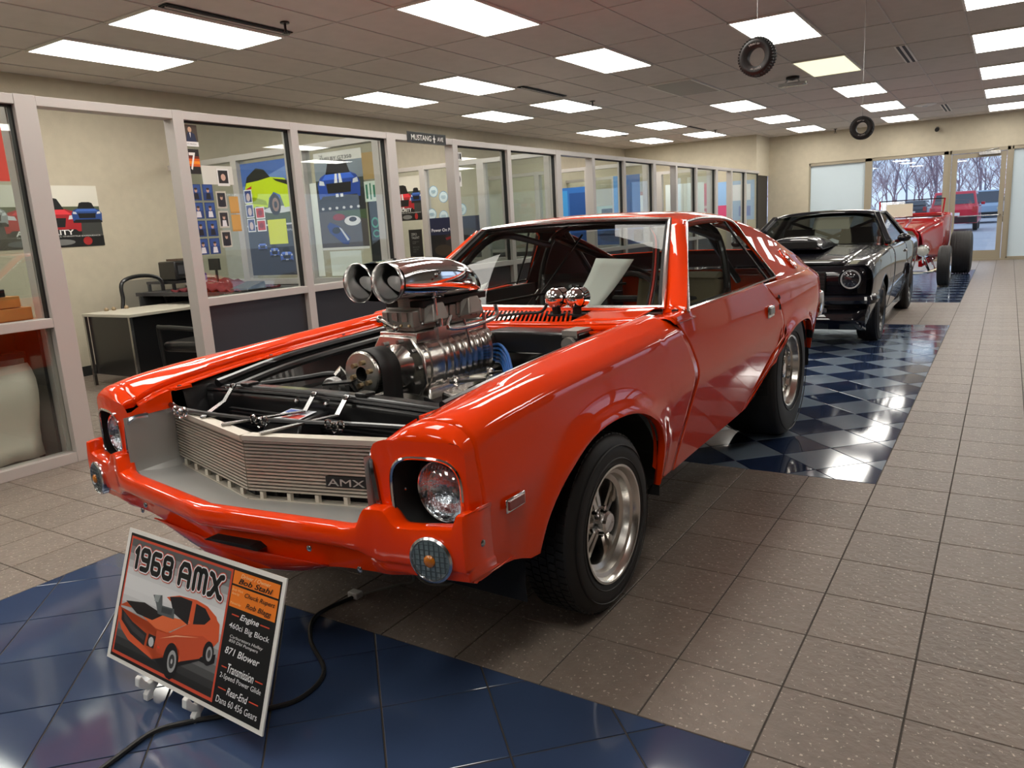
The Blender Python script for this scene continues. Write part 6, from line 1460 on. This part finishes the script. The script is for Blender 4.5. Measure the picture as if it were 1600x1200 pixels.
poster('dark snapshot pinned askew above the tan cards', 'X', XP + .0075, 3.95, 1.81, .11, .13, [((230, 230, 226), 0), ((40, 34, 34), rect(.1, .15, .9, .9)), ((210, 170, 150), ell(.5, .5, .2, .2))], name='photograph')
for r in range(3):
    poster(('top', 'middle', 'bottom')[r] + ' team photo on the left edge of the lime car poster', 'Y', YP - .008, -7.36, 1.80 - .16 * r, .13, .15, [((230, 230, 232), 0), ((60, 74, 130), rect(.08, .08, .92, .92)), ((210, 190, 190), ell(.5, .45, .25, .3))], name='photograph')
for r in range(2):
    poster(('upper', 'lower')[r] + ' red photo beside the team photos on the lime poster', 'Y', YP - .008, -7.20, 1.62 - .14 * r, .15, .13, [((236, 236, 236), 0), ((196, 44, 34), rect(.08, .1, .92, .9)), ((140, 20, 20), ell(.5, .5, .25, .25))], name='photograph')
poster('portrait card of a person in a dark suit at the top of the office glass', 'X', XP + .006, 3.70, 2.095, .125, .155, [((238, 238, 236), 0), ((74, 60, 48), rect(.0, .22, 1, 1)), ((205, 165, 135), ell(.5, .78, .13, .13)), ((30, 40, 70), [(.2, .22), (.9, .22), (.8, .58), (.6, .66), (.4, .66), (.28, .56)]), ((240, 240, 245), [(.46, .64), (.54, .64), (.5, .4)])], [('MY MISSION', .2, .08, .8, .14, (90, 90, 90))], name='photograph')
poster('orange and black card with a white 7 on the office glass', 'X', XP + .006, 3.69, 1.895, .125, .18, [((30, 22, 20), 0), ((224, 96, 20), rect(0, .30, 1, .62)), ((250, 150, 30), rect(0, .40, 1, .52)), ((120, 40, 14), rect(0, .62, 1, .72))], [('7', .28, .16, .72, .86, (245, 240, 235), .01)], name='number_card')
# next modules
Y2 = 9.33 - .03 - .055 + .03
poster('black notice reading ZERO TALENT on the far screen', 'Y', 9.33, -7.82, .97, .26, .44, [((14, 14, 16), 0)], [('ZERO\nTALENT', .2, .68, .8, .88, (190, 190, 186)), ('10 THINGS THAT\nREQUIRE', .25, .5, .75, .6, (110, 110, 110)), ('BEING ON TIME\nWORK ETHIC\nEFFORT', .25, .2, .75, .42, (90, 90, 90))])
poster('dark blue poster with a night time car, seen through the name plate bay', 'Y', 9.33, -7.40, .96, .96, .60, [((26, 32, 62), 0), ((16, 16, 20), rect(0, 0, 1, .58)), ((34, 32, 36), [(.3, .55), (.55, .72), (.85, .70), (1, .55), (1, .3), (.3, .3)]), ((120, 30, 36), [(.30, .5), (.5, .58), (.5, .52), (.32, .44)]), ((54, 44, 34), ell(.25, .2, .18, .14))], [('Power On Power', .04, .66, .56, .74, (235, 235, 240), .01)])
for i, (x, z) in enumerate(((-7.28, 1.95), (-7.10, 1.86), (-7.34, 1.62), (-7.12, 1.58), (-6.78, 1.66))):
    r = .085; t = tag(obj('window_sticker', MB().lathe([(0, r), (-.0015, r), (-.0015, r * .88), (0, r * .88)], 28, None, 'y', (x, 9.335, z), closed=True), pmat(130, 165, 190)), ['topmost round blue outlined sticker on the far screen', 'second round blue outlined sticker, right of the topmost', 'lower left round blue sticker above the night poster', 'lower middle round blue sticker above the night poster', 'rightmost round blue sticker near the mullion'][i], 'sticker')
    obj('sticker_face', MB().add([(p[0], 9.3340, p[1]) for p in ell(x, z, r * .88, r * .88, 24)], [tuple(range(24))]), pmat(205, 222, 226), t, smooth=0)
    obj('sticker_print', MB().box((x - .04, 9.331, z + .012), (x + .04, 9.3330, z + .018)).box((x - .045, 9.331, z - .006), (x + .045, 9.3330, z)).box((x - .03, 9.331, z - .024), (x + .03, 9.3330, z - .018)), pmat(100, 150, 175), t, smooth=0)
poster('small black lettered sticker on the second office glass', 'X', XP + .006, 7.08, 2.12, .12, .09, [((225, 225, 222), 0), ((20, 20, 20), rect(.1, .2, .3, .85)), ((20, 20, 20), rect(.4, .2, .55, .85)), ((20, 20, 20), rect(.65, .2, .9, .85))], name='window_sticker')
poster('half round black sticker on the second office glass', 'X', XP + .006, 7.08, 1.84, .09, .16, [((225, 225, 222), 0), ((20, 20, 20), ell(.2, .5, .6, .35))], name='window_sticker')
# blue banners and office clutter farther on
Y3, Y4 = 12.74 - .1, 16.12 - .1
poster('bright blue tall banner on the third cross screen', 'Y', 12.71, -7.2, 1.0, .75, 1.0, [((44, 110, 190), 0), ((60, 150, 215), rect(.1, .2, .5, .95)), ((30, 80, 150), rect(.55, 0, 1, .9))], name='banner')
poster('blue low banner on the third cross screen by the aisle', 'Y', 12.71, -6.3, .95, .95, .50, [((36, 74, 140), 0), ((70, 110, 180), rect(0, .5, 1, .8)), ((30, 50, 90), ell(.4, .3, .3, .2))], name='banner')
poster('tall light blue banner on the third screen right bay', 'Y', 12.71, -5.9, 1.45, .5, .68, [((60, 140, 205), 0), ((40, 100, 170), rect(.5, 0, 1, 1))], name='banner')
poster('white paper on the fourth cross screen', 'Y', 16.09, -6.9, 1.2, .55, .75, [((226, 228, 226), 0), ((180, 120, 90), rect(0, .9, 1, 1))], name='paper_sheet')
poster('green and teal print on the fourth cross screen', 'Y', 16.09, -7.9, 1.1, .6, .6, [((190, 215, 205), 0), ((60, 130, 90), rect(.1, .1, .5, .5)), ((90, 180, 170), rect(.5, .3, .9, .9)), ((40, 50, 50), rect(.2, .7, .8, .9))])
poster('whiteboard on the fourth cross screen', 'Y', 16.09, -6.25, 1.15, .85, .9, [((222, 232, 230), 0), ((190, 200, 198), rect(.45, 0, .47, 1))], name='whiteboard')
poster('red and pink poster on the end wall of the offices', 'Y', YJ - .004, -7.3, 1.2, 1.0, .95, [((206, 70, 96), 0), ((235, 200, 205), rect(.1, .35, .9, .42)), ((120, 20, 40), rect(.05, .6, .2, .9)), ((245, 235, 238), ell(.65, .22, .2, .1))])
poster('blue and white bright poster on the end wall of the offices', 'Y', YJ - .004, -6.2, 1.2, .95, .95, [((150, 190, 235), 0), ((220, 80, 130), rect(.05, .1, .4, .4)), ((235, 240, 250), rect(.3, .5, .9, .9)), ((90, 130, 210), rect(.6, .1, .9, .35))])
# street name plate
sp = poster('black street plate with white letters on the office rail', 'X', XP + .058, 6.22, 2.262, .64, .105, [((40, 42, 42), 0), ((22, 24, 24), rect(.02, .1, .98, .9))], [('MUSTANG', .09, .24, .60, .76, (226, 226, 220), .015), ('AVE', .76, .30, .92, .70, (226, 226, 220), .01)], name='street_sign')
art('horse_mark', sp, wallframe('X', XP + .058, 6.22, 2.262), .64, .105, [((226, 226, 220), [(.66, .12), (.69, .12), (.69, .42), (.72, .50), (.69, .58), (.68, .9), (.66, .58), (.63, .50), (.66, .42)])], t0=.006)
# desk
dk = thing('desk', 'dark desk with pale top in the first office doorway', 'desk', (-7.5, 5.0, 0))
obj('desktop', MB().box((-.44, -.80, .72), (.40, .85, .75)), mat('desk_laminate', lin(200, 194, 178), .4), dk, bevel=.004, smooth=0)
obj('modesty_panel', MB().box((-.40, -.76, .12), (.34, -.74, .72)), M_darkpanel if False else M_satin, dk, smooth=0)
obj('drawer_unit', MB().box((-.02, -.74, .12), (.34, .0, .72)), M_satin, dk, smooth=0)
for x, y in ((-.42, -.78), (.38, -.78), (-.42, .83), (.38, .83)): obj('leg', MB().box((x - .015, y - .015, 0), (x + .015, y + .015, .72)), M_steel, dk, smooth=0)
ck = thing('office_chair', 'black mesh back office chair behind the desk', 'chair', (-8.15, 5.05, 0), 0)
P = [(0, -.24, .62), (-.02, -.25, .85), (-.03, -.22, 1.02), (-.03, 0, 1.07), (-.03, .22, 1.02), (-.02, .25, .85), (0, .24, .62)]
obj('back_frame', MB().tube(P, .022, 8, sub=5, closed=True), M_satin, ck)
obj('mesh_back', MB().grid([[(-.015, y, z) for y in (-.23, -.1, 0, .1, .23)] for z in (.62, .8, .95, 1.03)]), mat('mesh_fabric', (.05, .05, .05), .8, alpha=.55), ck)
obj('seat', MB().box((-.22, -.24, .44), (.24, .24, .52)), M_satin, ck, bevel=.03); obj('gas_lift', MB().tube([(0, 0, .1), (0, 0, .44)], .03, 8), M_black, ck)
for k in range(5):
    a = 2 * PI * k / 5; obj('base_arm', MB().bar((0, 0, .12), (.28 * math.cos(a), .28 * math.sin(a), .08), .04, .03), M_black, ck); obj('castor', MB().ball((.28 * math.cos(a), .28 * math.sin(a), .03), .03, None, 10), M_black, ck)
ch = thing('guest_chair', 'black padded armchair in front of the desk by the door post', 'chair', (-6.40, 4.50, 0), .15)
obj('seat', MB().box((-.27, -.27, .40), (.27, .27, .50)), M_satin, ch, bevel=.04, seg=3)
obj('backrest', MB().grid(net([[(.27 + .04 * abs(t) ** 2 + dx, .27 * t * wd, z) for t in (-1, -.5, 0, .5, 1)] for z, dx, wd in ((.48, 0, .9), (.62, .02, 1.0), (.82, .05, .95), (.90, .06, .72))], 4, 4)), M_satin, ch, solid=.09, smooth=60)
for s in (1, -1):
    obj('armrest', MB().tube([(.25, s * .29, .62), (-.18, s * .30, .64), (-.25, s * .29, .58), (-.22, s * .28, .0)], .022, 8, sub=4), M_black, ch); obj('leg', MB().tube([(.25, s * .27, .62), (.24, s * .27, 0)], .018, 8), M_black, ch)
pn = thing('printer', 'small black printer on a side stand by the wall', 'printer', (-8.3, 5.62, .98))
obj('body', MB().box((-.16, -.16, 0), (.16, .24, .22)), M_satin, pn, bevel=.015); obj('paper_tray', MB().box((.16, -.10, .02), (.26, .18, .035)), M_black, pn, smooth=0); obj('control_panel', MB().box((.155, -.12, .07), (.165, .16, .17)), mat('screen_grey', (.05, .05, .055), .3), pn, smooth=0)
bx = obj('book', MB().box((-8.42, 5.55, 1.203), (-8.2, 5.8, 1.225)), mat('brown_cover', (.10, .06, .04), .6), None, smooth=0); tag(bx, 'thin brown book lying on the printer', 'book')
sn = thing('side_stand', 'dark side stand carrying the printer', 'stand', (-8.3, 5.62, 0)); obj('top', MB().box((-.22, -.30, .95), (.30, .26, .98)), M_satin, sn, smooth=0)
for x, y in ((-.2, -.28), (.28, -.28), (-.2, .24), (.28, .24)): obj('leg', MB().box((x - .015, y - .015, 0), (x + .015, y + .015, .95)), M_satin, sn, smooth=0)
for i, y in enumerate((4.42, 4.50, 4.64)):
    tag(obj('ornament', MB().lathe([(0, .02), (.02, .022), (.035, .01), (.035, 0)], 12, None, 'z', (-7.86, y, .752)), mat('tan_knob', lin(150, 130, 100), .6)), ['leftmost', 'middle', 'rightmost'][i] + ' of the three small tan pieces on the desk edge', 'ornament')
# counter and clutter in the first glazed office
ct = thing('counter', 'dark counter under the portrait photos', 'counter', (-6.4, 5.45, 0)); obj('top', MB().box((-1.9, -.42, .84), (1.0, .42, .88)), M_darkpanel, ct, bevel=.004, smooth=0)
for x in (-1.88, .96): obj('end_panel', MB().box((x, -.40, 0), (x + .03, .40, .84)), M_darkpanel, ct, smooth=0)
def can(lab, x, y, z, r, h, c1, c2):
    t = obj('can', MB().lathe([(0, 0), (0, r), (h * .94, r), (h, r * .85), (h, 0)], 20, None, 'z', (x, y, z)), pmat(*c1), None); tag(t, lab, 'can'); obj('can_label', MB().lathe([(h * .15, r + .001), (h * .6, r + .001)], 20, None, 'z', (x, y, z)), pmat(*c2), t)
can('white and blue drink can on the office counter', -7.35, 5.25, .88, .045, .19, (40, 60, 140), (225, 228, 235))
rj = obj('folded_shirt', MB().grid([[(x, y, .885 + .10 * math.sin((x + 7.7) * 3) ** 2 * (1 - ((y - 5.35) / .3) ** 2) + .02 * math.sin(x * 40 + y * 30)) for y in np.linspace(5.08, 5.62, 12)] for x in np.linspace(-7.7, -6.55, 24)]), mat('maroon_cloth', (.12, .01, .015), .8), None, solid=.02); tag(rj, 'maroon cloth heaped on the office counter', 'cloth')
tag(obj('desk_phone', MB().hexa([(-6.75, 5.1, .882), (-6.45, 5.1, .882), (-6.45, 5.35, .882), (-6.75, 5.35, .882), (-6.74, 5.12, .91), (-6.46, 5.12, .91), (-6.46, 5.34, .97), (-6.74, 5.34, .97)]), M_satin, None, bevel=.008), 'black desk phone on the office counter', 'phone')
tag(obj('picture_frame', MB().box((-7.15, 5.2, 1.10), (-6.98, 5.22, 1.22)).bar((-7.06, 5.22, .9), (-7.06, 5.22, 1.12), .02, .02), M_black, None, smooth=0), 'small black stand in front of the tan cards', 'stand')
mug = obj('mug', MB().lathe([(0, 0), (0, .035), (.09, .038), (.09, .033), (.01, .03)], 16, None, 'z', (-7.15, 5.2, .882)), pmat(200, 190, 170)); tag(mug, 'pale mug beside the drink can', 'mug')
# left office behind the first glass
sh = obj('draped_sheet', MB().grid([[(XP - .10 - .04 * math.sin(z * 9) - (.03 if k_ % 2 else 0) - .25 * max(0, (z - .62)) * 3, y, z * (1 - .0 * y)) for k_, y in enumerate(np.linspace(1.2, 2.43 - .0, 14))] for z in (.06, .15, .25, .35, .42, .50, .58, .64, .68)]), mat('white_sheet', lin(222, 216, 200), .8), None, solid=.01, smooth=60); tag(sh, 'white sheet draped low behind the leftmost glass', 'cloth')
lt = thing('low_table', 'dark low table behind the leftmost glass', 'table', (-5.85, 1.9, 0)); obj('top', MB().box((-.35, -.8, .70), (.35, .62, .74)), M_satin, lt, smooth=0)
for x, y in ((-.33, -.78), (.33, -.78), (-.33, .6), (.33, .6)): obj('leg', MB().box((x - .02, y - .02, 0), (x + .02, y + .02, .70)), M_satin, lt, smooth=0)
mw = mat('orange_wood', lin(176, 118, 58), .5, vary=(12, .15, 0))
for i, (y1_, z0, z1) in enumerate(((2.48, .965, 1.045), (2.42, 1.05, 1.12), (2.34, 1.122, 1.17))):
    tag(obj('wooden_box', MB().box((XP - .40, y1_ - .6, z0), (XP - .08, y1_, z1)), mw if i < 2 else M_satin, None, bevel=.004, smooth=0), ['bottom brown wooden box of the stack behind the leftmost glass', 'middle brown wooden box of the stack behind the leftmost glass', 'dark tray on top of the brown wooden boxes'][i], 'box')
sf = thing('shelf', 'wooden shelf behind the leftmost glass carrying the boxes', 'shelf', (XP - .26, 1.8, 0)); obj('shelf_board', MB().box((-.18, -.9, .93), (.18, .72, .962)), mw, sf, smooth=0); obj('shelf_side', MB().box((-.18, .70, .0), (.15, .72, .93)), M_satin, sf, smooth=0); obj('shelf_side', MB().box((-.18, -.9, .0), (.15, -.88, .93)), M_satin, sf, smooth=0); obj('shelf_back', MB().box((-.18, -.88, .72), (-.165, .70, .93)), mat('brown_card', lin(120, 78, 44), .7), sf, smooth=0)
poster('red poster with black capital letters at the left edge', 'X', XP + .006, 1.95, 1.82, .50, .40, [((206, 72, 58), 0)], [('RAISE THE BART\nHO IS\nTHE BAR.', .1, .12, .96, .78, (30, 20, 20), .01)])
poster('grey car poster partly seen through the leftmost glass', 'X', XB + .002, 2.9, 1.43, .75, .655, [((96, 98, 100), 0)] + cfront(.6, .55, .8, .5, (130, 134, 138)), [('AP', .72, .20, .90, .29, (225, 225, 225), .02)])

# the tail of the orange car is drawn out a little
for ch in car.children:
    if ch.type == 'MESH' and ch.location.length < 1e-6:
        for v in ch.data.vertices:
            if v.co.y > 3.0: v.co.y += .17 * (v.co.y - 3.0)
